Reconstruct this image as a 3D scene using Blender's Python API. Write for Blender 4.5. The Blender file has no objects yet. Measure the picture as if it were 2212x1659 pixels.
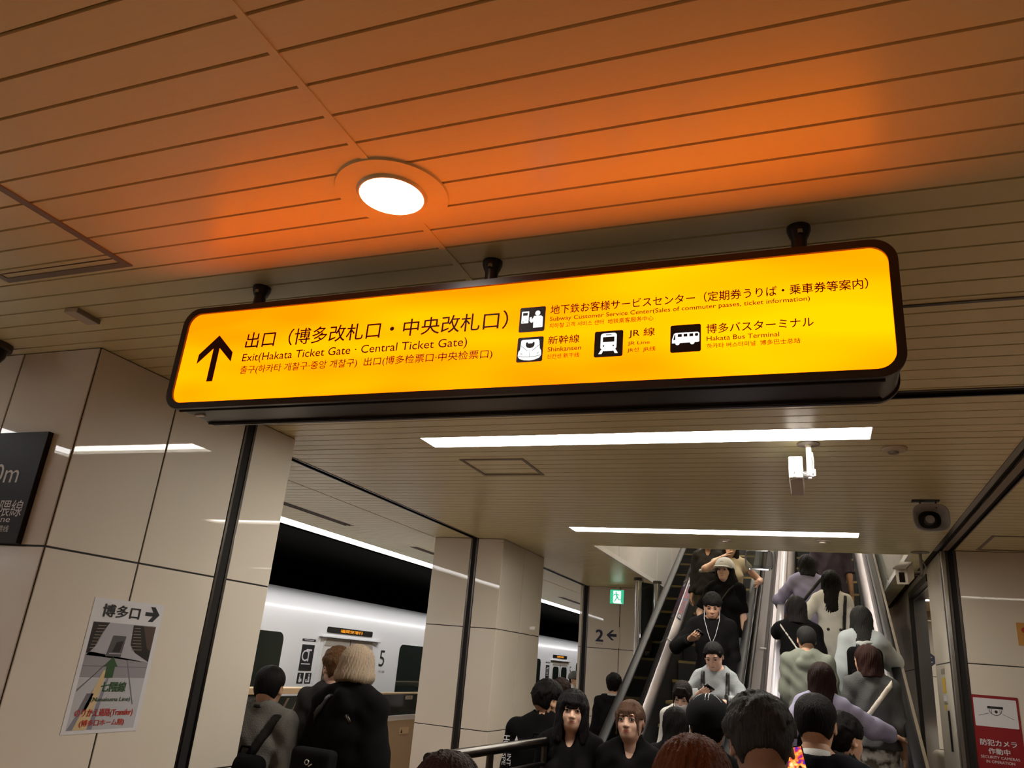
import bpy, bmesh, math, random
import numpy as np
from mathutils import Matrix, Vector

random.seed(7)
SC = bpy.context.scene
COL = SC.collection

# ------------------------------------------------------------------ camera, world, exposure
CAM_H = 1.75
cam_d = bpy.data.cameras.new('camera')
cam_d.sensor_width = 36.0
cam_d.lens = 36.0 * 1661.0 / 2212.0
cam_d.clip_end = 200
cam = bpy.data.objects.new('camera', cam_d)
COL.objects.link(cam)
ROT = ((0.93250983, 0.04643292, 0.35814718),
       (0.35149341, -0.34442215, -0.87053189),
       (0.08293248, 0.93766591, -0.33749791))
mw = Matrix(ROT).to_4x4()
mw.translation = (0, 0, CAM_H)
cam.matrix_world = mw
SC.camera = cam

wd = bpy.data.worlds.new('world')
SC.world = wd
wd.use_nodes = True
wd.node_tree.nodes['Background'].inputs[0].default_value = (1.0, 0.90, 0.76, 1)
wd.node_tree.nodes['Background'].inputs[1].default_value = 0.03

SC.view_settings.view_transform = 'Standard'
SC.view_settings.look = 'None'
SC.view_settings.gamma = 1.0
SC.view_settings.use_curve_mapping = False
SC.view_settings.exposure = 0.0
LAMP = 33.0          # radiance of the ceiling lamps
STRIP = 16.0         # radiance of the platform edge light line
SIGN_R, SIGN_G = 3.5, 0.62

# ------------------------------------------------------------------ materials
def mat(name, col, rough=0.5, metal=0.0, spec=0.5, bump=0.0, bscale=60.0, var=0.0, vscale=6.0, coat=0.0,
        emit=None, estr=1.0, stretch=None, trans=0.0, aniso=0.0, alpha=1.0):
    m = bpy.data.materials.new(name)
    m.use_nodes = True
    nt = m.node_tree
    b = nt.nodes['Principled BSDF']
    b.inputs['Base Color'].default_value = (*col, 1)
    b.inputs['Roughness'].default_value = rough
    b.inputs['Metallic'].default_value = metal
    b.inputs['Specular IOR Level'].default_value = spec
    if coat:
        b.inputs['Coat Weight'].default_value = coat
        b.inputs['Coat Roughness'].default_value = 0.015
    if trans:
        b.inputs['Transmission Weight'].default_value = trans
    if aniso:
        b.inputs['Anisotropic'].default_value = aniso
    if emit:
        b.inputs['Emission Color'].default_value = (*emit, 1)
        b.inputs['Emission Strength'].default_value = estr
    if var or bump:
        tc = nt.nodes.new('ShaderNodeTexCoord')
        src = tc.outputs['Object']
        if stretch:
            mp = nt.nodes.new('ShaderNodeMapping')
            mp.inputs['Scale'].default_value = stretch
            nt.links.new(src, mp.inputs['Vector'])
            src = mp.outputs['Vector']
        if var:
            n = nt.nodes.new('ShaderNodeTexNoise')
            n.inputs['Scale'].default_value = vscale
            n.inputs['Detail'].default_value = 4
            nt.links.new(src, n.inputs['Vector'])
            mx = nt.nodes.new('ShaderNodeMix')
            mx.data_type = 'RGBA'
            mx.inputs['A'].default_value = (*[c * (1 - var) for c in col], 1)
            mx.inputs['B'].default_value = (*[min(1, c * (1 + var)) for c in col], 1)
            nt.links.new(n.outputs['Fac'], mx.inputs['Factor'])
            nt.links.new(mx.outputs['Result'], b.inputs['Base Color'])
        if bump:
            n2 = nt.nodes.new('ShaderNodeTexNoise')
            n2.inputs['Scale'].default_value = bscale
            n2.inputs['Detail'].default_value = 3
            nt.links.new(src, n2.inputs['Vector'])
            bp = nt.nodes.new('ShaderNodeBump')
            bp.inputs['Strength'].default_value = bump
            bp.inputs['Distance'].default_value = 0.01
            nt.links.new(n2.outputs['Fac'], bp.inputs['Height'])
            nt.links.new(bp.outputs['Normal'], b.inputs['Normal'])
    return m

def emat(name, col, strength):
    m = bpy.data.materials.new(name)
    m.use_nodes = True
    nt = m.node_tree
    nt.nodes.clear()
    e = nt.nodes.new('ShaderNodeEmission')
    e.inputs[0].default_value = (*col, 1)
    e.inputs[1].default_value = strength
    o = nt.nodes.new('ShaderNodeOutputMaterial')
    nt.links.new(e.outputs[0], o.inputs[0])
    return m

def glass_mat(name, tint=(0.9, 0.95, 0.93), rough=0.02, refl=0.12):
    m = bpy.data.materials.new(name)
    m.use_nodes = True
    nt = m.node_tree
    nt.nodes.clear()
    o = nt.nodes.new('ShaderNodeOutputMaterial')
    t = nt.nodes.new('ShaderNodeBsdfTransparent')
    t.inputs[0].default_value = (*tint, 1)
    g = nt.nodes.new('ShaderNodeBsdfGlossy')
    g.inputs['Roughness'].default_value = rough
    f = nt.nodes.new('ShaderNodeFresnel')
    f.inputs['IOR'].default_value = 1.5
    mx = nt.nodes.new('ShaderNodeMixShader')
    nt.links.new(f.outputs[0], mx.inputs[0])
    nt.links.new(t.outputs[0], mx.inputs[1])
    nt.links.new(g.outputs[0], mx.inputs[2])
    nt.links.new(mx.outputs[0], o.inputs[0])
    return m

M = {}
M['slat'] = mat('ceiling_slat_paint', (0.82, 0.755, 0.435), 0.30, spec=0.8, var=0.06, vscale=3.0, stretch=(1, 12, 12), bump=0.04, bscale=30)
M['slat_back'] = mat('ceiling_gap', (0.10, 0.07, 0.04), 0.8)
M['panel'] = mat('wall_panel_enamel', (0.77, 0.695, 0.59), 0.45, spec=0.3, var=0.04, vscale=1.5, coat=0.7)
M['joint'] = mat('panel_joint', (0.012, 0.010, 0.009), 0.7)
M['black'] = mat('black_paint', (0.008, 0.006, 0.005), 0.35)
M['blackmatt'] = mat('black_matt', (0.006, 0.005, 0.005), 0.8)
M['sign_case'] = mat('sign_case_brown', (0.022, 0.012, 0.008), 0.32, spec=0.5)
M['steel'] = mat('brushed_steel', (0.56, 0.53, 0.50), 0.24, metal=1.0, bump=0.03, bscale=18, stretch=(1, 1, 30))
M['steel_dark'] = mat('dark_steel', (0.12, 0.108, 0.097), 0.28, metal=1.0)
M['deck'] = mat('escalator_deck_steel', (0.46, 0.43, 0.455), 0.34, metal=1.0, bump=0.05, bscale=12, stretch=(20, 1, 1))
M['white'] = mat('white_paint', (0.80, 0.78, 0.76), 0.35)
M['offwhite'] = mat('off_white_plastic', (0.62, 0.55, 0.45), 0.45)
M['greybeige'] = mat('hatch_frame_grey', (0.23, 0.19, 0.145), 0.45)
M['train'] = mat('train_white', (0.82, 0.82, 0.84), 0.30, coat=0.4)
M['train_door'] = mat('train_door', (0.70, 0.68, 0.66), 0.35)
M['train_glass'] = mat('train_window_glass', (0.012, 0.018, 0.014), 0.06, spec=0.6)
M['grey_beige'] = mat('door_lintel_panel', (0.36, 0.32, 0.28), 0.4)
M['tan'] = mat('gate_tan', (0.60, 0.46, 0.30), 0.45)
M['tan_light'] = mat('gate_cap', (0.86, 0.66, 0.42), 0.45)
M['gate_glass'] = mat('gate_dark_glass', (0.035, 0.042, 0.036), 0.08, spec=0.6)
M['floor'] = mat('floor_granite', (0.265, 0.142, 0.066), 0.35, var=0.15, vscale=9)
M['dark_void'] = mat('tunnel_black', (0.004, 0.0035, 0.003), 0.9, spec=0.1)
M['shaft'] = mat('shaft_panel', (0.78, 0.75, 0.71), 0.3, coat=0.4)
M['shaft_metal'] = mat('shaft_brushed_metal', (0.62, 0.58, 0.53), 0.36, metal=0.55, bump=0.08, bscale=5, stretch=(6, 6, 1))
M['rubber'] = mat('handrail_rubber', (0.007, 0.007, 0.008), 0.42, spec=0.16)
M['handrail_lit'] = mat('handrail_lit_lavender', (0.32, 0.30, 0.34), 0.25, spec=0.5)  # lavender light on this handrail put into its base colour
M['step'] = mat('escalator_step', (0.010, 0.009, 0.009), 0.5, bump=0.4, bscale=3, stretch=(60, 1, 1))
M['step_edge'] = mat('step_edge_yellow', (0.22, 0.15, 0.045), 0.5)
M['glass'] = glass_mat('clear_glass')
M['lamp'] = emat('lamp_diffuser', (1.0, 0.94, 0.84), LAMP)
M['lamp_shaft'] = emat('shaft_lamp_tube', (1.0, 0.93, 0.85), 50.0)
M['lamp_round'] = emat('downlight_lens', (1.0, 0.97, 0.92), 20.0)
M['strip'] = emat('edge_light', (1.0, 0.985, 0.97), STRIP)
M['trough'] = mat('lamp_trough', (0.85, 0.82, 0.76), 0.5)
M['text_dark'] = mat('sign_lettering', (0.05, 0.008, 0.003), 0.6, spec=0.2)
M['icon_white'] = emat('icon_white', (1.0, 1.0, 0.98), 1.15)
M['icon_black'] = mat('icon_black', (0.006, 0.003, 0.002), 0.5)
M['navy'] = mat('navy_print', (0.012, 0.014, 0.05), 0.5)
M['print_white'] = mat('print_white', (0.72, 0.71, 0.74), 0.5)
M['print_black'] = mat('print_black', (0.008, 0.008, 0.010), 0.5)
M['print_green'] = mat('print_green', (0.030, 0.085, 0.024), 0.5)
M['print_red'] = mat('print_red', (0.50, 0.035, 0.022), 0.5)
M['red_sign'] = mat('red_sign', (0.25, 0.004, 0.007), 0.4)
M['board_dark'] = mat('board_dark', (0.016, 0.011, 0.008), 0.42, spec=0.15)
M['led'] = emat('led_orange', (1.0, 0.36, 0.02), 1.3)
M['exit_green'] = emat('exit_green', (0.05, 0.55, 0.27), 1.0)
M['exit_white'] = emat('exit_white', (0.80, 1.0, 0.88), 1.5)
M['yellow'] = mat('yellow_label', (0.62, 0.40, 0.03), 0.5)
M['orange'] = mat('orange_label', (0.60, 0.30, 0.06), 0.5)
M['speaker'] = mat('speaker_grey', (0.45, 0.43, 0.44), 0.4)
M['speaker_dark'] = mat('speaker_throat', (0.045, 0.045, 0.04), 0.5)
M['cable'] = mat('cable_grey', (0.30, 0.30, 0.36), 0.4)
M['lens_black'] = mat('lens_black', (0.004, 0.004, 0.004), 0.15)

def sign_face_mat():
    m = bpy.data.materials.new('sign_face_backlit')
    m.use_nodes = True
    nt = m.node_tree
    nt.nodes.clear()
    o = nt.nodes.new('ShaderNodeOutputMaterial')
    e = nt.nodes.new('ShaderNodeEmission')
    tc = nt.nodes.new('ShaderNodeTexCoord')
    mp = nt.nodes.new('ShaderNodeMapping')
    mp.inputs['Scale'].default_value = (1.4, 1, 5.0)
    n = nt.nodes.new('ShaderNodeTexNoise')
    n.inputs['Scale'].default_value = 1.3
    n.inputs['Detail'].default_value = 1.0
    nt.links.new(tc.outputs['Object'], mp.inputs['Vector'])
    nt.links.new(mp.outputs['Vector'], n.inputs['Vector'])
    # two fluorescent tubes behind the acrylic: brighter towards the middle height
    sp = nt.nodes.new('ShaderNodeSeparateXYZ')
    nt.links.new(tc.outputs['Object'], sp.inputs[0])
    ms = nt.nodes.new('ShaderNodeMath'); ms.operation = 'SUBTRACT'; ms.inputs[1].default_value = 2.635
    nt.links.new(sp.outputs['Z'], ms.inputs[0])
    ab = nt.nodes.new('ShaderNodeMath'); ab.operation = 'ABSOLUTE'
    nt.links.new(ms.outputs[0], ab.inputs[0])
    mr = nt.nodes.new('ShaderNodeMapRange')
    mr.inputs['From Min'].default_value = 0.0
    mr.inputs['From Max'].default_value = 0.17
    mr.inputs['To Min'].default_value = 0.30
    mr.inputs['To Max'].default_value = 0.0
    nt.links.new(ab.outputs[0], mr.inputs['Value'])
    ad = nt.nodes.new('ShaderNodeMath'); ad.operation = 'ADD'
    nt.links.new(n.outputs['Fac'], ad.inputs[0])
    nt.links.new(mr.outputs['Result'], ad.inputs[1])
    r = nt.nodes.new('ShaderNodeValToRGB')
    r.color_ramp.elements[0].position = 0.38
    r.color_ramp.elements[0].color = (SIGN_R * 0.9, SIGN_G * 0.62, 0.0, 1)
    r.color_ramp.elements[1].position = 0.88
    r.color_ramp.elements[1].color = (SIGN_R * 1.1, SIGN_G * 1.18, 0.0, 1)
    nt.links.new(ad.outputs[0], r.inputs[0])
    nt.links.new(r.outputs[0], e.inputs[0])
    e.inputs[1].default_value = 1.0
    nt.links.new(e.outputs[0], o.inputs[0])
    return m
M['sign_face'] = sign_face_mat()

# ------------------------------------------------------------------ helpers
def link(o, parent=None):
    COL.objects.link(o)
    if parent is not None:
        o.parent = parent
    return o

def thing(name, label, cat, loc=(0, 0, 0), group=None):
    o = bpy.data.objects.new(name, None)
    o.empty_display_size = 0.1
    o.location = loc
    COL.objects.link(o)
    o['label'] = label
    o['category'] = cat
    if group:
        o['group'] = group
    return o

def tag(o, label, cat, group=None):
    o['label'] = label
    o['category'] = cat
    if group:
        o['group'] = group
    return o

def structure(o):
    o['kind'] = 'structure'
    return o

class MB:
    """collects primitives in world space, builds one mesh object"""
    def __init__(s):
        s.v = []; s.f = []; s.m = []
    def add(s, vs, fs, mi=0):
        o = len(s.v)
        s.v += [tuple(v) for v in vs]
        for f in fs:
            s.f.append(tuple(i + o for i in f)); s.m.append(mi)
        return s
    def box(s, x0, x1, y0, y1, z0, z1, mi=0):
        vs = [(x, y, z) for x in (x0, x1) for y in (y0, y1) for z in (z0, z1)]
        return s.add(vs, [(0, 1, 3, 2), (4, 6, 7, 5), (0, 4, 5, 1), (2, 3, 7, 6), (0, 2, 6, 4), (1, 5, 7, 3)], mi)
    def obox(s, c, size, R=None, mi=0):
        R = R or Matrix.Identity(3)
        vs = []
        for x in (-.5, .5):
            for y in (-.5, .5):
                for z in (-.5, .5):
                    vs.append(Vector(c) + R @ Vector((x * size[0], y * size[1], z * size[2])))
        return s.add(vs, [(0, 1, 3, 2), (4, 6, 7, 5), (0, 4, 5, 1), (2, 3, 7, 6), (0, 2, 6, 4), (1, 5, 7, 3)], mi)
    def lathe(s, c, prof, n=24, axis='z', mi=0, caps=True):
        """prof: list of (r, h) along the axis"""
        vs = []
        for r, h in prof:
            for i in range(n):
                a = 2 * math.pi * i / n
                p = (r * math.cos(a), r * math.sin(a), h)
                if axis == 'y': p = (p[0], p[2], p[1])
                elif axis == 'x': p = (p[2], p[0], p[1])
                vs.append((c[0] + p[0], c[1] + p[1], c[2] + p[2]))
        fs = []
        for k in range(len(prof) - 1):
            for i in range(n):
                j = (i + 1) % n
                fs.append((k * n + i, k * n + j, (k + 1) * n + j, (k + 1) * n + i))
        if caps:
            fs.append(tuple(range(n))[::-1]); fs.append(tuple((len(prof) - 1) * n + i for i in range(n)))
        return s.add(vs, fs, mi)
    def tube(s, pts, r, n=8, mi=0):
        pts = [Vector(p) for p in pts]
        vs = []; fs = []
        prev = None
        for i, p in enumerate(pts):
            d = (pts[min(i + 1, len(pts) - 1)] - pts[max(i - 1, 0)]).normalized()
            u = d.orthogonal().normalized() if prev is None else (prev - d * prev.dot(d)).normalized()
            prev = u
            w = d.cross(u)
            rr = r[i] if isinstance(r, (list, tuple)) else r
            for k in range(n):
                a = 2 * math.pi * k / n
                vs.append(p + (u * math.cos(a) + w * math.sin(a)) * rr)
        for i in range(len(pts) - 1):
            for k in range(n):
                j = (k + 1) % n
                fs.append((i * n + k, i * n + j, (i + 1) * n + j, (i + 1) * n + k))
        fs.append(tuple(range(n))[::-1]); fs.append(tuple((len(pts) - 1) * n + k for k in range(n)))
        return s.add(vs, fs, mi)
    def prism(s, poly, o, u, v, t0, t1, mi=0):
        """2-D polygon in the plane (o; u, v), extruded along n = u x v from t0 to t1"""
        o = Vector(o); u = Vector(u); v = Vector(v); nn = u.cross(v)
        k = len(poly)
        vs = [o + u * a + v * b + nn * t0 for a, b in poly] + [o + u * a + v * b + nn * t1 for a, b in poly]
        fs = [tuple(range(k))[::-1], tuple(range(k, 2 * k))]
        fs += [(i, (i + 1) % k, k + (i + 1) % k, k + i) for i in range(k)]
        return s.add(vs, fs, mi)
    def build(s, name, mats, parent=None, smooth=False, bevel=0.0):
        me = bpy.data.meshes.new(name)
        me.from_pydata(s.v, [], s.f)
        if not isinstance(mats, (list, tuple)): mats = [mats]
        for m in mats: me.materials.append(m)
        me.polygons.foreach_set('material_index', s.m)
        bm = bmesh.new(); bm.from_mesh(me)
        if bevel:
            bmesh.ops.bevel(bm, geom=[e for e in bm.edges if len(e.link_faces) == 2 and e.calc_face_angle(0) > 0.6], offset=bevel, segments=2, affect='EDGES', profile=0.5)
        bmesh.ops.recalc_face_normals(bm, faces=bm.faces)
        bm.to_mesh(me); bm.free()
        if smooth:
            me.polygons.foreach_set('use_smooth', [True] * len(me.polygons))
            me.set_sharp_from_angle(angle=math.radians(38))
        me.update()
        o = bpy.data.objects.new(name, me)
        return link(o, parent)

def rrect(x0, x1, z0, z1, r, n=6):
    pts = []
    for cx, cz, a0 in ((x1 - r, z0 + r, -90), (x1 - r, z1 - r, 0), (x0 + r, z1 - r, 90), (x0 + r, z0 + r, 180)):
        for i in range(n + 1):
            a = math.radians(a0 + 90 * i / n)
            pts.append((cx + r * math.cos(a), cz + r * math.sin(a)))
    return pts

_glyph = {}
def text_raw(body, bold=0.0):
    key = (body, bold)
    if key not in _glyph:
        c = bpy.data.curves.new('lettering', 'FONT')
        c.body = body
        c.resolution_u = 3
        c.offset = bold
        o = bpy.data.objects.new('lettering', c)
        COL.objects.link(o)
        bpy.context.view_layer.update()
        me = bpy.data.meshes.new_from_object(o.evaluated_get(bpy.context.evaluated_depsgraph_get()))
        v = np.empty(len(me.vertices) * 3); me.vertices.foreach_get('co', v)
        f = [tuple(p.vertices) for p in me.polygons]
        bpy.data.objects.remove(o); bpy.data.curves.remove(c); bpy.data.meshes.remove(me)
        _glyph[key] = (v.reshape(-1, 3), f)
    return _glyph[key]

def put_text(name, body, o, u, v, x0, x1, zb, zt, m, parent, bold=0.0, ref=None, shear=0.0):
    """lettering fitted between x0..x1 and with its first glyph between zb..zt, on the plane (o; u, v)"""
    V, F = text_raw(body)
    Rv, _ = text_raw(ref or body.strip()[0])
    sx = (x1 - x0) / (V[:, 0].max() - V[:, 0].min())
    sz = (zt - zb) / (Rv[:, 1].max() - Rv[:, 1].min())
    X = (V[:, 0] - V[:, 0].min()) * sx + x0
    Z = (V[:, 1] - Rv[:, 1].min()) * sz + zb
    X = X + shear * Z
    if bold:
        n0 = len(X); d = bold * sz * .55
        offs = ((-d, -d * .6), (d, -d * .6), (-d, d * .6), (d, d * .6))
        X = np.concatenate([X + a for a, b_ in offs]); Z = np.concatenate([Z + b_ for a, b_ in offs])
        F = [tuple(i + n0 * k for i in f) for k in range(4) for f in F]
    o = np.array(o); u = np.array(u); v = np.array(v)
    P = o + X[:, None] * u + Z[:, None] * v
    if bold: P = P + np.repeat(np.arange(4), n0)[:, None] * 0.0002 * np.cross(u, v)
    me = bpy.data.meshes.new(name)
    me.from_pydata(P.tolist(), [], F)
    n = np.cross(u, v)
    bm = bmesh.new(); bm.from_mesh(me)
    for f in bm.faces:
        f.normal_update()
        if f.normal.dot(Vector(n)) < 0: f.normal_flip()
    bm.to_mesh(me); bm.free()
    me.materials.append(m)
    ob = bpy.data.objects.new(name, me)
    return link(ob, parent)

UX = (1, 0, 0); UY = (0, 1, 0); UZ = (0, 0, 1)

# ================================================================== STRUCTURE
CZ = 2.95

def minus(rect, holes):
    """rectangle (x0, x1, y0, y1) minus axis-aligned holes -> list of rectangles"""
    out = [rect]
    for hx0, hx1, hy0, hy1 in holes:
        nxt = []
        for x0, x1, y0, y1 in out:
            if hx1 <= x0 or hx0 >= x1 or hy1 <= y0 or hy0 >= y1:
                nxt.append((x0, x1, y0, y1)); continue
            if hy0 > y0: nxt.append((x0, x1, y0, hy0))
            if hy1 < y1: nxt.append((x0, x1, hy1, y1))
            a, b = max(y0, hy0), min(y1, hy1)
            if hx0 > x0: nxt.append((x0, hx0, a, b))
            if hx1 < x1: nxt.append((hx1, x1, a, b))
        out = nxt
    return out

LAMP1 = (-2.17, 0.288, 3.90, 4.115)
LAMP2 = (-2.115, 0.34, 6.80, 7.03)
RLAMP = [(1.35, 3.75, 3.90, 4.115), (1.5, 3.7, 9.30, 9.50), (1.3, 3.7, 11.6, 11.8)]  # first and last are unseen lamps added to brighten the right-hand walls
BACKLAMP = [(-2.17, 0.288, -2.1, -1.885), (-2.17, 0.288, -5.0, -4.785)]
OPEN = (-2.16, 0.785, 7.85, 17.0)
VENTS = [(-4.66, -4.54, 5.30, 7.02), (-4.62, -4.51, 8.40, 10.1), (-4.58, -4.46, 14.3, 16.0)]
EDGE = (-5.32, -5.13, -2.0, 24.0)
HOLES = [LAMP1, LAMP2, OPEN, EDGE] + BACKLAMP + RLAMP + VENTS

# floor and ceiling
structure(MB().box(-5.5, 4.2, -7, 24, -0.12, 0.0).build('floor', M['floor']))
mb = MB()
for r in minus((-5.4, 4.2, -7, 13.4), HOLES) + minus((-5.4, -3.4, 13.4, 24), HOLES):
    mb.box(r[0], r[1], r[2], r[3], CZ + 0.024, CZ + 0.034)
ceiling = structure(mb.build('ceiling', M['slat_back']))

PITCH, Y0 = 0.1068, 0.921
unit = MB().box(-.5, .5, -.5, .5, -.5, .5).build('slat', M['slat'])
unit_me = unit.data
bpy.data.objects.remove(unit)
SLOT_X = (-3.43, -3.355)
far = MB()
n_slat = 0
for k in range(-74, 217):
    ya = Y0 + PITCH * k + 0.0045
    yb = ya + PITCH - 0.009
    if ya > 23.9: break
    if ya < 3.40:
        yb2 = min(yb, 3.398)
        spans = [(-5.4, -1.061), (-1.041, 4.2)]
        if yb2 - ya < 0.012: continue
        rects = [(a, b, ya, yb2) for a, b in spans]
    else:
        ya2 = max(ya, 3.497)
        if yb - ya2 < 0.012: continue
        spans = [(-5.4, -3.893), (-3.877, SLOT_X[0]), (SLOT_X[1], 0.952), (1.105, 4.2)]
        if ya > 13.4: spans = spans[:2]
        rects = [(a, b, ya2, yb) for a, b in spans]
    for r in rects:
        for x0, x1, y0, y1 in minus(r, HOLES):
            if y1 - y0 < 0.006 or x1 - x0 < 0.02: continue
            if 0.55 < ya < 5.35 and x1 > -5.1 and x0 < 2.3:
                o = bpy.data.objects.new('slat', unit_me)
                o.location = ((x0 + x1) / 2, (y0 + y1) / 2, CZ + 0.006)
                o.scale = (x1 - x0, y1 - y0, 0.012)
                link(o, ceiling)
                n_slat += 1
            else:
                far.box(x0, x1, y0, y1, CZ, CZ + 0.012)
o = far.build('slats', M['slat'], ceiling)
o['kind'] = 'stuff'

# joint strip crossing the slats, running away from the camera
structure(MB().box(-1.0615, -1.0405, -7, 3.398, CZ - 0.003, CZ + 0.02).build('trim_1', M['slat']))
structure(MB().box(-3.8935, -3.8765, 3.9, 24, CZ + 0.006, CZ + 0.02).build('trim_2', M['slat_back']))

def track(name, rect, axis, edges=True, zlo=CZ):
    """black shutter slot in the ceiling between two steel lips"""
    x0, x1, y0, y1 = rect
    t = structure(MB().box(x0, x1, y0, y1, zlo + 0.012, zlo + 0.03).build(name, M['blackmatt']))
    w = 0.012
    if axis == 'y':
        MB().box(x0, x0 + w, y0, y1, zlo - 0.004, zlo + 0.03).build('slot_lip', M['steel_dark'], t)
        MB().box(x1 - w, x1, y0, y1, zlo - 0.004, zlo + 0.03).build('slot_lip', M['steel_dark'], t)
    else:
        MB().box(x0, x1, y0, y0 + w, zlo - 0.004, zlo + 0.03).build('slot_lip', M['steel_dark'], t)
        MB().box(x0, x1, y1 - w, y1, zlo - 0.004, zlo + 0.03).build('slot_lip', M['steel_dark'], t)
    return t
track('trim_3', (-3.03, 4.2, 3.398, 3.497), 'x')
track('trim_4', (SLOT_X[0], SLOT_X[1], 3.87, 7.60), 'y')
track('trim_5', (SLOT_X[0], SLOT_X[1], 8.95, 12.0), 'y')
t = structure(MB().box(0.952, 1.105, 3.50, 7.60, CZ + 0.012, CZ + 0.03).build('trim_6', M['blackmatt']))
MB().box(0.952, 0.985, 3.50, 7.60, CZ - 0.004, CZ + 0.03).build('slot_lip', M['steel_dark'], t)
MB().box(1.018, 1.062, 3.50, 7.60, CZ - 0.004, CZ + 0.03).build('slot_lip', M['greybeige'], t)
MB().box(1.096, 1.105, 3.50, 7.60, CZ - 0.004, CZ + 0.03).build('slot_lip', M['steel_dark'], t)
structure(MB().box(0.30, 4.2, 2.556, 2.572, CZ - 0.004, CZ + 0.002).build('trim_7', M['steel_dark']))

# pillars and walls faced with enamelled panels
ROWS = [(0.004, 1.077), (1.085, 2.036), (2.044, CZ - 0.004)]
def clad(parent, face, p, spans, rows=ROWS, m='panel', proud=0.018, gap=0.0048):
    """one panel object per tile. face: '-y', '+y', '+x', '-x'; p: plane coordinate of the finished face"""
    for a, b in spans:
        for z0, z1 in rows:
            q = MB()
            if face == '-y': q.box(a + gap, b - gap, p, p + proud, z0, z1)
            elif face == '+y': q.box(a + gap, b - gap, p - proud, p, z0, z1)
            elif face == '+x': q.box(p - proud, p, a + gap, b - gap, z0, z1)
            else: q.box(p, p + proud, a + gap, b - gap, z0, z1)
            q.build('panel', M[m], parent, bevel=0.002)

def vtrack(parent, face, p, a, b, z1=CZ):
    """vertical shutter guide: black groove between two bright steel edges"""
    w = 0.016
    def bx(q, lo, hi, d0, d1):
        if face == '-y': q.box(lo, hi, p + d0, p + d1, 0.0, z1)
        elif face == '+x': q.box(p - d1, p - d0, lo, hi, 0.0, z1)
        elif face == '-x': q.box(p + d0, p + d1, lo, hi, 0.0, z1)
    q = MB(); bx(q, a, b, 0.002, 0.007); q.build('shutter_guide', M['blackmatt'], parent)
    q = MB(); bx(q, a, a + w, -0.003, 0.019); q.build('guide_edge', M['steel_dark'], parent)
    q = MB(); bx(q, b - w, b, -0.003, 0.019); q.build('guide_edge', M['steel_dark'], parent)

def core(name, x0, x1, y0, y1, z1=CZ):
    return structure(MB().box(x0 + .005, x1 - .005, y0 + .005, y1 - .005, 0, z1).build(name, M['joint']))

pl = core('pillar', -3.87, -3.03, 2.365, 3.872)
clad(pl, '-y', 2.365, [(-3.87, -3.53), (-3.53, -3.033)])
clad(pl, '+x', -3.03, [(2.368, 2.876), (2.876, 3.405), (3.497, 3.872)])
clad(pl, '-x', -3.87, [(2.384, 3.12), (3.12, 3.853)])
clad(pl, '+y', 3.872, [(-3.87, -3.43), (-3.43, -3.05)])
vtrack(pl, '+x', -3.03, 3.405, 3.497)

pl = core('pillar', -3.87, -3.06, 7.60, 8.95)
clad(pl, '-y', 7.60, [(-3.87, -3.43), (-3.355, -3.06)])
vtrack(pl, '-y', 7.60, -3.43, -3.355)
clad(pl, '+x', -3.06, [(7.601, 8.255), (8.255, 8.95)])
clad(pl, '-x', -3.87, [(7.62, 8.26), (8.26, 8.93)])
clad(pl, '+y', 8.95, [(-3.87, -3.46), (-3.46, -3.08)])

pl = core('wall_back', -3.47, -2.17, 12.0, 13.35)
clad(pl, '-y', 12.0, [(-3.47, -3.42), (-3.33, -2.83), (-2.83, -2.17)])
vtrack(pl, '-y', 12.0, -3.42, -3.33)
clad(pl, '-x', -3.47, [(12.02, 12.7), (12.7, 13.33)])
clad(pl, '+x', -2.17, [(12.001, 12.7), (12.7, 13.35)])

# right-hand block with the red camera notice, the opening behind it, and the wall further on
pl = core('wall_right', 1.0, 4.2, 7.56, 8.60)
clad(pl, '-y', 7.56, [(1.112, 2.0), (2.0, 2.9), (2.9, 4.2)])
clad(pl, '-x', 1.0, [(7.64, 8.60)])
MB().box(0.996, 1.036, 7.556, 7.64, 0, CZ).build('corner_trim', M['steel'], pl, bevel=0.008)
vtrack(pl, '-y', 7.56, 1.036, 1.112)
pl = structure(MB().box(1.005, 1.14, 10.325, 17.0, 0, CZ).build('wall_right_far', M['joint']))
clad(pl, '-x', 1.0, [(10.36, 11.6), (11.6, 12.8), (12.8, 14.0), (14.0, 15.4), (15.4, 17.0)])
MB().box(1.0, 1.16, 10.30, 10.32, 0, 2.81).build('door_jamb', M['steel'], pl)
MB().box(0.99, 1.03, 10.28, 10.36, 0, 2.81).build('jamb_edge', M['black'], pl)
lint = structure(MB().box(0.99, 1.16, 8.60, 10.36, 2.81, 2.88).build('trim_8', M['black']))
MB().box(1.0, 1.15, 8.60, 10.36, 2.88, CZ - 0.002).build('lintel_panel', M['panel'], lint)
MB().box(1.04, 1.06, 8.60, 10.30, 2.800, 2.812).build('slot_lip', M['steel_dark'], lint)
pl = structure(MB().box(1.16, 4.2, 13.305, 13.44, 0, CZ).build('wall_right_back', M['joint']))
clad(pl, '-y', 13.30, [(1.16, 2.0), (2.0, 3.0), (3.0, 4.2)])

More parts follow.
